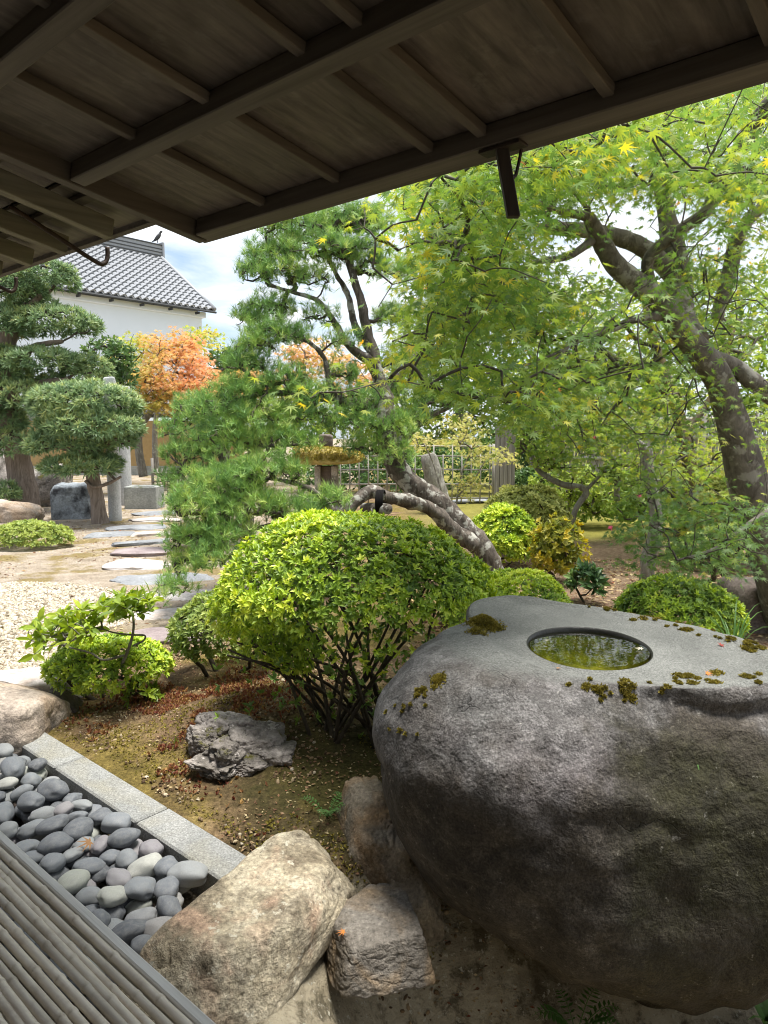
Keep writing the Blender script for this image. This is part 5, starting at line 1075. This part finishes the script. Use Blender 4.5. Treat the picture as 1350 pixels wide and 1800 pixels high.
def maki(name, label, base, limbs_, pads, cnt, seed, leaf=.11, tone0=.5):
    g = rng_(seed); r = empty(name, base, label, 'tree'); lb = [limb(q, 7) for q in limbs_]
    for k, (p, q) in enumerate(lb): part('trunk' if k == 0 else 'limb', tube(p, q, 14 if k == 0 else 8, rough=.16, seed=seed), M['barkmaki'], r, smooth=True)
    T_ = []; N_ = []; tg = []
    for (x, y, rx, ry, d) in pads:
        c = Pt(x + (3 if seed == 502 else 0), y, d); ax = 1.1 * rx * d / F; az = 1.2 * ry * d / F; ay = ax * .85; n = int(cnt * rx * ry * 1.2)
        az *= .84; v = rdir(g, n * 3); v = v[v[:, 2] > -.42][:n]; rad = (1 - np.abs(g.normal(size=len(v))) * .08) * (1 + .10 * fbm(v * 2.1 + x, 3)); p = c + v * rad[:, None] * A(ax, ay, az)
        T_.append(p); N_.append(unit(unit(v / A(ax, ay, az)) + A(0, 0, .6))); k = g.choice(len(p), max(4, len(p) // 14)); tg.append(c + (p[k] - c) * .8)
    T_ = np.vstack(T_); N_ = np.vstack(N_); (V, Fs), ids = whorls(g, T_, N_, 15, leaf, .85, (BLADE[0] * [1, 1.25, 1], BLADE[1]), .3)
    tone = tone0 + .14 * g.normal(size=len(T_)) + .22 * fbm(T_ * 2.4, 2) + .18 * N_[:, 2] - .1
    part('twigs', grow(np.vstack([p for p, q in lb]), np.vstack(tg), .25, .12, .009, .4, seed, 5, -.03, rmax=.07), M['twigpine'], r, smooth=True, kind='stuff')
    part('crown', (V, Fs), M['maki'], r, tone=np.clip(np.repeat(tone[ids] + .07 * g.normal(size=len(ids)), 5), 0, 1)); return r
maki('podocarpus_tree', 'large cloud-pruned podocarpus at the left picture edge', Gz(45, 897), [
    [(42, 900, 15.6, 54), (40, 860, 15.6, 46), (30, 800, 15.6, 40), (20, 740, 15.6, 40), (12, 680, 15.6, 36), (10, 620, 15.6, 32), (22, 570, 15.6, 24), (40, 530, 15.6, 14)],
    [(20, 640, 15.6, 16), (60, 610, 15.5, 12), (110, 600, 15.4, 7)], [(15, 690, 15.6, 16), (60, 675, 15.4, 11), (120, 665, 15.4, 6)], [(22, 570, 15.6, 14), (60, 530, 15.5, 10), (90, 510, 15.5, 6)]],
    [(78, 492, 52, 30, 15.5), (20, 510, 50, 34, 15.3), (100, 572, 66, 30, 15.4), (0, 575, 50, 36, 15.2), (55, 540, 40, 20, 15.9), (70, 640, 66, 26, 15.3), (150, 650, 38, 24, 15.8), (0, 650, 45, 40, 15.2), (35, 705, 66, 34, 15.2), (20, 785, 52, 28, 15.2), (0, 740, 40, 34, 15.3), (0, 868, 28, 20, 14.8), (95, 690, 40, 30, 15.8)], .19, 501, .13)
maki('podocarpus_tree', 'smaller cloud-pruned podocarpus with broad pad in front of the stone pillars', Gz(175, 925), [
    [(176, 926, 13.2, 34), (173, 895, 13.2, 25), (165, 850, 13.2, 22), (160, 810, 13.2, 20), (152, 760, 13.2, 16), (150, 720, 13.2, 10)], [(160, 800, 13.2, 10), (190, 780, 13.1, 7), (215, 765, 13.1, 5)], [(158, 800, 13.2, 10), (120, 790, 13.1, 7), (95, 785, 13.1, 5)],
    [(150, 846, 13.1, 5), (165, 856, 13.0, 6), (190, 850, 13.0, 6), (205, 842, 13.0, 5), (213, 838, 13.0, 4)]],
    [(146, 712, 84, 40, 13.2), (155, 752, 84, 28, 13.0), (118, 782, 66, 24, 13.0), (195, 775, 36, 22, 13.1), (138, 822, 58, 22, 12.9), (180, 812, 26, 12, 13.0)], .19, 502, .12, .55)

# prop under the pine limb
pr = empty('tree_prop', Pt(660, 950, 7.3) * [1, 1, 0], 'short log crutch bound with black rope under the arching pine limb', 'tree prop')
part('upright_log', tube([Pt(655, 990, 7.35) * [1, 1, 0], Pt(657, 940, 7.3), Pt(660, 893, 7.25)], [.055, .052, .05], 10), M['barkpine'], pr, smooth=True)
part('cross_log', tube([Pt(640, 893, 7.42), Pt(662, 893, 7.25), Pt(682, 895, 7.05)], [.055, .056, .055], 12), M['barkpine'], pr, smooth=True)
for q in range(5):
    c = Pt(664 + q * 2.6, 882, 7.2); a = np.linspace(0, 6.283, 17); part('rope_wrap', tube(np.c_[c[0] + .05 * np.cos(a) * .35, c[1] + .12 * np.cos(a), c[2] + .115 * np.sin(a)], .011, 5, cap=False), M['rope'], pr, smooth=True)

# snags and stumps
part('dead_snag', cat_(tube(*limb([(1140, 1050, 7.9, 30), (1138, 990, 7.9, 26), (1152, 940, 7.9, 24), (1150, 880, 7.9, 22), (1140, 830, 7.9, 20), (1136, 790, 7.9, 20), (1142, 768, 7.9, 14)], 6), 10, rough=.16, seed=8), tube(*limb([(1140, 800, 7.9, 16), (1128, 785, 7.85, 14), (1122, 775, 7.85, 8)], 4), 8, rough=.2)), M['barkgrey'], smooth=True, label='thin grey broken-topped dead trunk between olive azalea and maple', cat='tree trunk')
part('tree_stump', tube(*limb([(772, 893, 15, 46), (768, 870, 15, 40), (762, 840, 15, 36), (755, 810, 15, 32), (752, 798, 15, 26)], 5), 14, rough=.2, seed=9), M['barkgrey'], smooth=True, label='tall grey tree stump standing before the lattice fence', cat='stump')

# ------------------------------------------------------------------ stone furniture
pil = lathe([(.118, -.1), (.122, 0), (.120, 1.2), (.117, 2.3), (.112, 2.52), (.09, 2.57)], (0, 0, 0), 24)
for (x, y, lb, s) in [(203, 915, 'nearer pale granite pillar beside the smaller podocarpus', 1.0), (223, 888, 'farther pale granite pillar next to the stone trough', 1.06)]:
    p = Gz(x, y); r = empty('stone_pillar', p, lb, 'pillar', 'pair of granite pillars')
    part('shaft', (pil[0] * [s, s, 1.0] + p, pil[1]), M['pillar'], r, smooth=False)
    part('capital', rock(p + A(0, 0, 2.62), (.145, .145, .13), 610 + x, 4, 4, 9, .03, 2.), M['pillar'], r, smooth=True)
tp_ = Gz(255, 893); tr = empty('stone_trough', tp_, 'rectangular grey stone trough beyond the pillars', 'trough')
for (dx, dy, ax, ay) in [(0, -.24, .36, .05), (0, .24, .36, .05), (-.31, 0, .05, .19), (.31, 0, .05, .19)]: part('side_wall', box(tp_ + A(dx, dy, .25), A(ax, 0, 0), A(0, ay, 0), A(0, 0, .25), .012), M['trough'], tr)
part('bottom', box(tp_ + A(0, 0, .06), A(.26, 0, 0), A(0, .19, 0), A(0, 0, .05)), M['trough'], tr)
# mushroom-capped lantern
lp_ = Gz(575, 905); ln_ = empty('stone_lantern', lp_, 'squat stone lantern with broad golden moss-covered cap', 'lantern')
part('base', rock(lp_ + A(0, 0, .15), (.42, .42, .2), 620, 4, 5, 9, .04, 2.), M['rockgrey'], ln_, smooth=True)
for (dx, dy) in ((-.17, -.17), (.17, -.17), (-.17, .17), (.17, .17)): part('firebox_post', box(lp_ + A(dx, dy, .66), A(.06, 0, 0), A(0, .06, 0), A(0, 0, .36), .01), M['rockgrey'], ln_)
part('firebox_core', box(lp_ + A(0, .02, .66), A(.15, 0, 0), A(0, .15, 0), A(0, 0, .35), .01), M['rockdark'], ln_)
cap = rock(lp_ + A(0, 0, 1.18), (.72, .62, .28), 621, 5, 3, 5, .06, 2., cuts=[(0, 0, -1, .45)])
M['mosscap'] = stone_mat('thick_golden_moss', [(.3, (.20, .16, .045)), (.6, (.42, .33, .12)), (.75, (.50, .40, .18))], .5, 40, bump=.9, bscale=25)
part('cap', cap, M['mosscap'], ln_, smooth=True)
part('finial', rock(lp_ + A(-.02, 0, 1.52), (.16, .16, .14), 622, 4, 4, 7, .05, 2.), M['rockdark'], ln_, smooth=True)
gq = rng_(623); k = cap[0][:, 2] > lp_[2] + 1.14; cv = cap[0][k]; sel = gq.choice(len(cv), 2600); (V, Fs), ids = whorls(gq, cv[sel], unit(cv[sel] - lp_ - A(0, 0, .7)), 4, .035, .8, DIAM, .4)
part('moss', (V, Fs), M['moss'], ln_, tone=np.repeat(np.clip(.85 + .2 * gq.normal(size=len(ids)), 0, 1), 4), kind='stuff')

# ------------------------------------------------------------------ fences
fl = empty('lattice_fence', Pt(735, 890, 16.9) * [1, 1, 0], 'open lattice fence of thin bamboo poles behind the stump', 'fence')
x0, x1 = Pt(590, 850, 17)[0], Pt(868, 850, 17)[0]
for z in (.12, .45, .80, 1.12, 1.36): part('rail', tube([A(x0, 17, z), A((x0 + x1) / 2, 17, z + .01), A(x1, 17, z)], .019, 7), M['fbamboo'], fl, smooth=True)
for q in range(17): xx = x0 + (x1 - x0) * (q + .5) / 17; part('picket', tube([A(xx, 16.96, 0), A(xx + .01, 16.96, .7), A(xx, 16.96, 1.42 - .25 * (q % 2))], .017, 7), M['fbamboo'], fl, smooth=True)
part('post', tube([A(x1 - .03, 16.93, -.1), A(x1 - .03, 16.93, 1.42)], .035, 8), M['fbamboo'], fl, smooth=True)
c = Gz(886, 888)
pf = empty('fence_post', c, 'broad weathered timber gate post at the end of the lattice fence', 'post')
for q in range(5): part('plank', box(c + A(-.176 + q * .088, -.02 * (q % 2), .92), A(.042, 0, 0), A(0, .10, 0), A(0, 0, .92), .006), M['post'], pf)
# tall bamboo screen at right
sf = empty('bamboo_screen_fence', A(5.5, 14.2, 0), 'tall close-set grey bamboo screen fence behind the maples', 'fence')
pa, pe = A(3.55, 15.6, 0), A(9.6, 12.4, 0); nf = 110; du = unit(pe - pa)
screen_meshes = [ _mesh('bamboo_slat', np.asarray(pole(0, -.05, 2.0 + .03 * k, 0, .026, 700 + k, vert=A(0, 0, 0))[0]), pole(0, -.05, 2.0 + .03 * k, 0, .026, 700 + k, vert=A(0, 0, 0))[1], M['fbamboo'], True) for k in range(3)]
for q in range(nf):
    p = pa + (pe - pa) * (q + .5) / nf; o = bpy.data.objects.new('bamboo_slat', screen_meshes[q % 3]); COL.objects.link(o); o.parent = sf; o.location = p - WORLD[sf]
nrm = A(-du[1], du[0], 0); nrm = nrm if nrm[1] < 0 else -nrm
for z in (.30, .72, 1.15, 1.6, 1.95):
    for s in (-.0,): part('rail', tube([pa + nrm * .06 + ZV * z, (pa + pe) / 2 + nrm * .06 + ZV * (z + .01), pe + nrm * .06 + ZV * z], .038, 8), M['fbamboo'], sf, smooth=True)
for q in range(5):
    p = pa + (pe - pa) * (q + .3) / 5 + nrm * .11; part('post', tube([p - ZV * .1, p + ZV * 2.05], .05, 9), M['post'], sf, smooth=True)
# small roofed gate glimpsed above the screen
rg = empty('gate_roof', A(4.9, 19.5, 0), 'small grey shingled gate roof glimpsed through the maple', 'gate')
for q in range(7): part('shingle_course', box(A(4.9, 19.0 + q * .16, 2.62 + q * .075), A(1.1, 0, 0), A(0, .12, .04), A(0, 0, .018), .004), M['tile'], rg)
for dx in (-.85, .85): part('post', box(A(4.9 + dx, 19.5, 1.35), A(.07, 0, 0), A(0, .07, 0), A(0, 0, 1.36), .008), M['post'], rg)
# earth wall with tiled coping
ew = empty('earth_wall', A(-8.0, 27.8, 0), 'ochre earthen garden wall with dark tiled coping', 'wall')
wa, wb = A(-15.5, 27.7, 0), A(14, 27.9, 0)
part('plaster', box(A(-10.5, 27.9, 1.05), A(5., 0, 0), A(0, .18, 0), A(0, 0, 1.05), .01), M['earth'], ew)
part('plinth', box(A(-10.5, 27.86, .17), A(5.01, 0, 0), A(0, .19, 0), A(0, 0, .18), .01), M['trough'], ew)
part('coping_ridge', tube([A(-15.5, 27.9, 2.66), A(-10, 27.9, 2.67), A(-5.5, 27.9, 2.66)], .10, 8), M['tiledark'], ew, smooth=True)
a = np.linspace(-1, 1, 5); tv = np.array([[x * .14, y, .03 * math.cos(x * 1.57) * 2] for y in (-.42, .0) for x in a]); tv[:5, 2] -= .28; tv = np.vstack([tv, tv - A(0, 0, .025)])
tq = [[k, k + 1, k + 6, k + 5] for k in range(4)] + [[10 + k, 15 + k, 16 + k, 11 + k] for k in range(4)] + [[k, 10 + k, 11 + k, k + 1] for k in range(4)] + [[0, 5, 15, 10], [4, 14, 19, 9]]
cm = _mesh('coping_tile', tv, [np.array(tq)], M['tiledark'], False)
for q in range(33):
    o = bpy.data.objects.new('coping_tile', cm); COL.objects.link(o); o.parent = ew; o.location = A(-15.2 + q * .30, 27.88, 2.60) - WORLD[ew]
part('coping_back', box(A(-10.5, 28.1, 2.42), A(5., 0, 0), A(0, .25, -.16), A(0, .02, .03)), M['tiledark'], ew)
# low bamboo hurdle by the wall
hf = empty('bamboo_hurdle', Pt(285, 840, 19) * [1, 1, 0], 'low brown bamboo hurdle beside the leaning maple trunk', 'fence'); hx = Pt(268, 830, 19)[0]
for q in range(7): part('picket', tube([A(hx + q * .13, 19, -.05), A(hx + q * .13, 19, 1.0 if q == 0 else .72)], .04 if q == 0 else .018, 7), M['post'], hf, smooth=True)
for z in (.15, .38, .6): part('rail', tube([A(hx, 18.96, z), A(hx + .9, 18.96, z)], .02, 7), M['post'], hf, smooth=True)

# ------------------------------------------------------------------ white storehouse
EC = Pt(378, 546, 34.); U_ = -N; Wn = -D            # eave corner; along the eave toward the left; outward normal of the front
kz = EC[2]; ku = empty('storehouse', A(EC[0], EC[1], 0), 'white plastered storehouse with grey tiled roof above the garden wall', 'building')
LEN, DEP, RISE = 13.0, 4.4, 3.05
wc = EC * [1, 1, 0] + U_ * (LEN / 2 + .35) + D * (DEP) ; 
part('wall', box(wc + ZV * ((kz - .25) / 2), U_ * (LEN / 2), D * (DEP - .55), ZV * ((kz - .25) / 2), .02), M['plaster'], ku)
part('eave_cornice', box(wc + ZV * (kz - .20), U_ * (LEN / 2 + .12), D * (DEP - .38), ZV * .13, .02), M['plaster'], ku)
ga = EC + U_ * .40 + D * .4 - ZV * .05
rdg = EC + D * DEP + ZV * RISE; slope = unit(D * DEP + ZV * RISE); snm = unit(np.cross(slope, U_)); snm = snm if snm[2] > 0 else -snm; SL = math.hypot(DEP, RISE)
M['roofbed'] = plain('shaded_tile_bed', (.13, .135, .14), .7, .2)
roof = part('roof', box(EC + U_ * (LEN / 2) + slope * SL / 2 - snm * .06, U_ * (LEN / 2), slope * SL / 2, snm * .05), M['roofbed'], ku)
part('rear_slope', box(EC + U_ * (LEN / 2) + D * DEP * 1.5 + ZV * RISE / 2 - snm * [-1, -1, 1] * .06, U_ * (LEN / 2), unit(D * DEP - ZV * RISE) * SL / 2, unit(np.cross(unit(D * DEP - ZV * RISE), U_)) * .05), M['tiledark'], ku)
gv = np.array([EC + D * .45 + U_ * .36, EC + D * (2 * DEP - .45) + U_ * .36, rdg + U_ * .36 - ZV * .12]); gv = np.vstack([gv, gv + U_ * .3]); gv[[0, 1, 3, 4], 2] -= .3
part('gable', (gv, [np.array([[0, 1, 2], [3, 5, 4]]), np.array([[0, 3, 4, 1], [1, 4, 5, 2], [2, 5, 3, 0]])]), M['plaster'], ku)
part('verge_roll', tube([EC + snm * .06 + U_ * .04, EC + slope * SL / 2 + snm * .06 + U_ * .04, EC + slope * SL + snm * .06 + U_ * .04], .10, 8), M['tile'], ku, smooth=True)
part('eave_gutter', tube([EC - ZV * .10 - D * .08, EC + U_ * LEN - ZV * .10 - D * .08], .05, 7), M['tiledark'], ku, smooth=True)
for q in range(7): part('gutter_bracket', box(EC + U_ * (.9 + q * 1.4) - ZV * .2 + D * .1, U_ * .03, D * .15, ZV * .05), M['tiledark'], ku)
rows, cols = 16, 24; tw2, tl = .335, SL / rows
xs_ = np.linspace(-1, 1, 7); prof = .06 * np.cos(xs_ * 2.2 + .5)
tv = []; 
for yy in (0, 1.12): 
    for x_, h in zip(xs_, prof): tv.append(U_ * x_ * tw2 * .43 + slope * yy * tl * .86 + snm * (h + .085 - .07 * (yy > 0)))
tv = np.array(tv); tv = np.vstack([tv, tv[:7] - snm * .07]); tq = [[k, k + 1, k + 8, k + 7] for k in range(6)] + [[14 + k, 15 + k, k + 1, k] for k in range(6)]
tm = _mesh('tile', tv, [np.array(tq)], M['tile'], False)
extra = []
for c_ in range(cols + 12):
    for r_ in range(rows):
        p = EC + U_ * (.25 + tw2 * c_) + slope * tl * r_
        if c_ < 18: o = bpy.data.objects.new('tile', tm); COL.objects.link(o); o.parent = roof; o.location = p - WORLD[roof]
        else: extra.append((tv + p, [np.array(tq)]))
part('tile_rest', cat_(*extra), M['tile'], roof, kind='stuff')
part('ridge', box(rdg + U_ * (LEN / 2) + ZV * .28, U_ * (LEN / 2 + .02), D * .16, ZV * .30, .02), M['tile'], ku)
for q, (dz, dd) in enumerate([(.06, .20), (.22, .19), (.38, .18), (.58, .21)]): part('ridge_course', box(rdg + U_ * (LEN / 2 - .03) + ZV * dz, U_ * (LEN / 2 + .03), D * dd, ZV * .025, .005), M['tiledark'], ku)
part('ridge_end_tile', box(rdg - U_ * .06 + ZV * .34, U_ * .06, D * .24, ZV * .40, .03), M['tile'], ku)
bd = rdg + ZV * .72 + U_ * .12
bird = empty('bird', bd, 'small dark bird perched on the storehouse ridge end', 'bird')
bp = smooth_path([np.r_[bd + A(x, 0, z), r] for x, z, r in [(-.30, .02, .012), (-.16, .10, .05), (-.02, .22, .10), (.08, .34, .09), (.13, .44, .055), (.17, .50, .06), (.21, .53, .045), (.26, .53, .006)]], 5)
part('body', tube(bp[:, :3], np.maximum(bp[:, 3], .004), 10), M['bird'], bird, smooth=True)
for s in (-1, 1): part('leg', tube([bd + A(-.02, s * .03, .16), bd + A(0, s * .03, -.04)], .012, 5), M['bird'], bird)

# ------------------------------------------------------------------ background trees and bushes
def leafy(name, label, base, trunk, blobs, n, leaf, m, seed, tone0=.5, cat='tree', bark='barkgrey', group=None, flowers=None):
    """crown of leaf-sized faces gathered in clumps; blobs rows px,py,rx,ry,dist"""
    g = rng_(seed); r = empty(name, base, label, cat, group); lb = [limb(q, 6) for q in trunk]
    if lb: part('trunk', cat_(*[tube(p, q, 9, rough=.1, seed=seed) for p, q in lb]), M[bark], r, smooth=True)
    P = []; tot = sum(b[2] * b[3] for b in blobs)
    for (x, y, rx, ry, d) in blobs:
        k = max(6, int(n * rx * ry / tot)); c = Pt(x, y, d); v = rdir(g, k) * (g.random(k) ** .38)[:, None]; P.append(c + v * A(rx * d / F, rx * d / F * .8, ry * d / F))
    P = np.vstack(P); f_ = fbm(P * 1.6 + seed, 3); P = P[f_ > -.32]
    if lb: part('twigs', grow(np.vstack([p for p, q in lb]), P[g.choice(len(P), min(len(P), 150))], .35, .12, .008, .45, seed, 4, .04, rmax=.08), M['twigmaple'], r, smooth=True, kind='stuff')
    (V, Fs), ids = whorls(g, P, unit(g.normal(size=P.shape) * .6 + A(0, 0, .9)), 5, leaf, 1.15, DIAM, .4, .15)
    tone = tone0 + .15 * g.normal(size=len(P)) + .25 * fbm(P * 1.1, 2)
    part('crown' if lb else 'foliage', (V, Fs), M[m], r, tone=np.clip(np.repeat(tone[ids] + .08 * g.normal(size=len(ids)), 4), 0, 1))
    if flowers:
        fp = np.array([Pt(*q) for q in flowers])
        for p in fp:
            (V, Fs), ids = whorls(g, p[None] + g.normal(size=(3, 3)) * .012, unit(A(0, -.7, .5)[None] + g.normal(size=(3, 3)) * .3), 6, .045, 1.0, DIAM, .3); part('flower', (V, Fs), M['flower'], r, tone=np.full(len(V), .5))
    return r
bgp = 'trees beyond the garden fence'
leafy('camellia_shrub', 'dark broadleaf evergreen between the podocarpus and the orange maple', Gz(200, 870), [[(205, 868, 19, 10), (205, 800, 19, 9), (200, 720, 19, 8), (195, 650, 19, 5)]], [(200, 640, 45, 45, 19), (215, 690, 30, 40, 19), (180, 610, 35, 25, 19.5), (160, 700, 50, 60, 20), (215, 760, 25, 40, 19.5)], 1300, .13, 'evergreen', 801, .65, cat='shrub')
leafy('evergreen_tree', 'dark evergreen just right of the storehouse wall', Gz(400, 850), [[(400, 850, 25, 10), (400, 760, 25, 8), (402, 680, 25, 6)]], [(400, 640, 35, 30, 25), (385, 690, 40, 40, 25), (425, 650, 30, 40, 25.5)], 900, .16, 'evergreen', 802, .6)
leafy('broadleaf_tree', 'yellow-green tree rising behind the tall pine', Gz(600, 870), [[(640, 868, 20, 14), (635, 780, 20, 12), (620, 700, 20, 8), (610, 640, 20, 5)]], [(600, 740, 60, 50, 20), (670, 720, 60, 55, 20), (560, 790, 60, 40, 19.5), (690, 800, 60, 40, 20), (450, 760, 70, 50, 20), (520, 720, 60, 50, 20.5)], 2600, .12, 'bgtree', 803, .72, group=bgp)
leafy('broadleaf_tree', 'tall leafy tree beyond the lattice fence', Gz(800, 850), [[(820, 850, 22, 22), (815, 760, 22, 18), (800, 680, 22, 14), (790, 600, 22, 8)]], [(800, 620, 110, 90, 22), (740, 690, 80, 60, 22), (870, 680, 90, 80, 22), (840, 540, 80, 60, 22.5), (720, 770, 90, 50, 22), (820, 770, 90, 50, 22), (910, 760, 80, 50, 22)], 3600, .15, 'bgtree', 804, .5, group=bgp)
leafy('broadleaf_tree', 'dark leafy tree beyond the screen fence on the far right', Gz(1280, 850), [[(1290, 850, 21, 24), (1285, 760, 21, 20), (1275, 660, 21, 14), (1270, 560, 21, 8)]], [(1270, 560, 130, 110, 21), (1330, 650, 100, 90, 20.5), (1190, 660, 90, 70, 21), (1230, 740, 120, 50, 21), (1340, 740, 90, 50, 20.5)], 3300, .15, 'bgtree', 805, .42, group=bgp)
leafy('broadleaf_tree', 'pale-leaved tree beyond the fence behind the maple fork', Gz(1050, 850), [[(1050, 850, 24, 22), (1050, 760, 24, 18), (1040, 660, 24, 12), (1040, 560, 24, 8)]], [(1040, 590, 120, 90, 24), (980, 680, 90, 60, 24), (1110, 690, 90, 60, 24), (1000, 745, 110, 45, 24), (1110, 750, 100, 45, 24)], 3200, .16, 'bgtree', 806, .75, group=bgp)
leafy('camellia_tree', 'pink-flowered pale-branched camellia in front of the screen fence', Gz(1010, 950), [[(1000, 960, 11, 10), (1010, 900, 11, 10), (1030, 862, 11, 12), (985, 850, 11, 11), (945, 825, 11, 9), (932, 790, 11, 6)], [(1085, 880, 11, 10), (1080, 815, 11, 11), (1050, 780, 11, 8), (1025, 750, 11, 6)], [(1030, 862, 11, 7), (1060, 830, 11, 6), (1090, 800, 11, 4)]],
      [(960, 770, 70, 40, 11), (1050, 760, 70, 40, 11), (930, 740, 50, 30, 11.2), (1090, 830, 60, 30, 10.8), (1010, 820, 50, 26, 11), (960, 800, 40, 26, 10.8)], 1000, .075, 'bgtree', 807, .55, flowers=[(1040, 775, 10.5), (1034, 787, 10.5), (903, 723, 10.6), (1121, 872, 10.2), (1072, 928, 9.8), (1046, 770, 10.5)])
leafy('evergreen_shrub', 'dark hedge of evergreen filling the ground behind the lattice fence', Gz(770, 868), [], [(640, 830, 60, 36, 19), (720, 830, 60, 40, 19), (800, 820, 60, 44, 19), (860, 800, 50, 50, 19.5), (930, 800, 50, 60, 20), (560, 830, 60, 40, 19)], 1900, .12, 'evergreen', 808, .6, cat='hedge')
leafy('broadleaf_shrub', 'pale green bush in front of the screen fence beside the gate post', Gz(1000, 925), [[(1000, 930, 12.5, 6), (1000, 880, 12.5, 5), (1000, 840, 12.5, 4)]], [(990, 850, 60, 45, 12.5), (950, 880, 40, 30, 12.3), (1050, 870, 50, 40, 12.4)], 1000, .075, 'bgtree', 811, .8, cat='shrub')
leafy('broadleaf_shrub', 'loose mid-green bush behind the dead snag', Gz(1160, 930), [[(1160, 935, 11.5, 6), (1160, 880, 11.5, 5), (1165, 830, 11.5, 4)]], [(1160, 850, 70, 50, 11.5), (1240, 870, 60, 45, 11.3), (1110, 890, 50, 30, 11.2)], 1000, .075, 'bgtree', 812, .55, cat='shrub')
leafy('evergreen_shrub', 'leafy undergrowth along the foot of the screen fence', Gz(1120, 905), [], [(1060, 890, 60, 26, 12.8), (1130, 900, 60, 26, 12.5), (1210, 900, 60, 30, 12), (1290, 900, 70, 40, 11.5), (1000, 905, 40, 22, 13)], 1100, .085, 'bgtree', 809, .6, cat='shrub')

# ------------------------------------------------------------------ small things: ferns, grass, fallen leaves
def fern(label, c, n, ln, seed, m='fern', name='fern', width=.22, arch=.55):
    g = rng_(seed); r = empty(name, c, label, name.replace('_', ' '))
    for q in range(n):
        a = g.uniform(0, 6.28); u = A(math.cos(a), math.sin(a), 0); L = ln * g.uniform(.7, 1.1); s = np.linspace(0, 1, 11)
        ax = c + np.outer(s * L * .85, u) + np.outer(L * (arch * np.sin(s * 2.2)), ZV); Vs = []
        vf = [tube(ax, np.linspace(.0022, .0008, 11), 4, cap=False)]
        sd = np.cross(u, ZV); pos = np.vstack([ax[1:-1], ax[1:-1]]); dr = np.vstack([np.tile(sd, (9, 1)), np.tile(-sd, (9, 1))]) + u * .35
        w_ = np.tile(L * width * np.sin(np.linspace(.45, 2.9, 9)), 2); vf.append(inst(DIAM[0] * [1, .6, .5], DIAM[1], pos, basis(dr, np.tile(ZV, (18, 1))), w_))
        VF = cat_(*vf); part('frond', VF, M[m], r, tone=np.full(len(VF[0]), g.uniform(.3, 1)))
    return r
fern('small green fern behind the tan boulder', Gz(575, 1437, .02), 7, .14, 901)
fern('tiny fern tuft beside the brown wedge stone', Gz(612, 1408, .02), 5, .09, 902)
fern('dim fern in the shadow under the basin', A(.74, 2.48, -.56), 9, .20, 903)
fern('tiny fern growing from the dark face of the basin', on_stone(1225, 1352)[0], 3, .05, 904)
def blades(label, c, n, ln, wd, seed, m='fern', spread=.5):
    g = rng_(seed); r = empty('grass_tuft', c, label, 'grass')
    for q in range(n):
        a = g.uniform(0, 6.28); u = A(math.cos(a), math.sin(a), 0); L = ln * g.uniform(.6, 1.1); s = np.linspace(0, 1, 7)
        ax = c + np.outer(s ** 1.6 * L * spread, u) + np.outer(L * (s - .35 * s ** 3), ZV); sd = np.cross(u, ZV); w_ = wd * (1 - s ** 2)[:, None]
        V = np.vstack([ax + sd * w_, ax - sd * w_]); part('blade', (V, [np.array([[k, k + 1, k + 8, k + 7] for k in range(6)])]), M[m], r, tone=np.full(14, g.random()))
blades('grassy tuft at the back rim of the basin beside the hemispherical azalea', A(1.90, 3.75, .45), 16, .5, .006, 911, 'fern', .45)
blades('dark strap-leaved plant under the basin at the picture corner', A(1.45, 2.40, -.58), 14, .40, .016, 912, 'fern', .5)
part('corner_stone', rock(A(1.50, 2.38, -.52), (.10, .10, .13), 913, 4, 5, 9, .05, 2.5), M['granite'], smooth=True, label='pale stone just entering the lower right picture corner', cat='stone')
M['leafpale'] = leaf_mat('pale_fallen_leaf', [(0., (.55, .50, .36)), (1., (.62, .58, .45))], .2, .7)
M['leafred'] = leaf_mat('red_fallen_leaf', [(0., (.22, .035, .025)), (1., (.32, .05, .03))], .2, .7)
M['leaforange'] = leaf_mat('orange_fallen_leaf', [(0., (.50, .17, .03)), (1., (.55, .2, .04))], .2, .7)
M['leafbrown'] = leaf_mat('brown_fallen_leaf', [(0., (.26, .13, .06)), (1., (.36, .2, .08))], .2, .7)
def leaf1(label, p, n_, s, m, seed):
    g = rng_(seed); a = g.uniform(0, 6.28); V, Fs = inst(PALM[0] * [1, 1, .8], PALM[1], np.asarray(p)[None] + unit(n_)[None] * .006, basis(A(math.cos(a), math.sin(a), .0)[None], np.asarray(n_)[None]), [s])
    part('fallen_leaf', (V, Fs), M[m], label=label, cat='leaf', tone=np.full(len(V), .5), group='fallen leaves')
wz = zt(*hc) - .008
leaf1('pale leaf floating on the basin water', Gz(1128, 1142, wz), ZV, .035, 'leafpale', 1)
leaf1('small whitish leaf afloat at the left of the bowl', Gz(962, 1128, wz), ZV, .02, 'leafpale', 2)
p, q = on_stone(1265, 1135); leaf1('dark red curled leaf on the basin top', p, A(.2, -.3, 1), .03, 'leafred', 3)
p, q = on_stone(1240, 1183); leaf1('orange leaf caught in the front rim moss', p, A(.1, -.4, 1), .028, 'leaforange', 4)
p, q = on_stone(985, 1163); leaf1('tiny brown leaf at the lip of the bowl', p, ZV, .018, 'leafbrown', 5)
leaf1('yellow-brown leaf lying on the flat cracked stone', Gz(605, 1640, .0), ZV, .032, 'leaforange', 6)
leaf1('brown withered leaf among the pebbles by the kerb', NT(1.30, 2.72, .055), A(.2, -.4, 1), .06, 'leafbrown', 7)
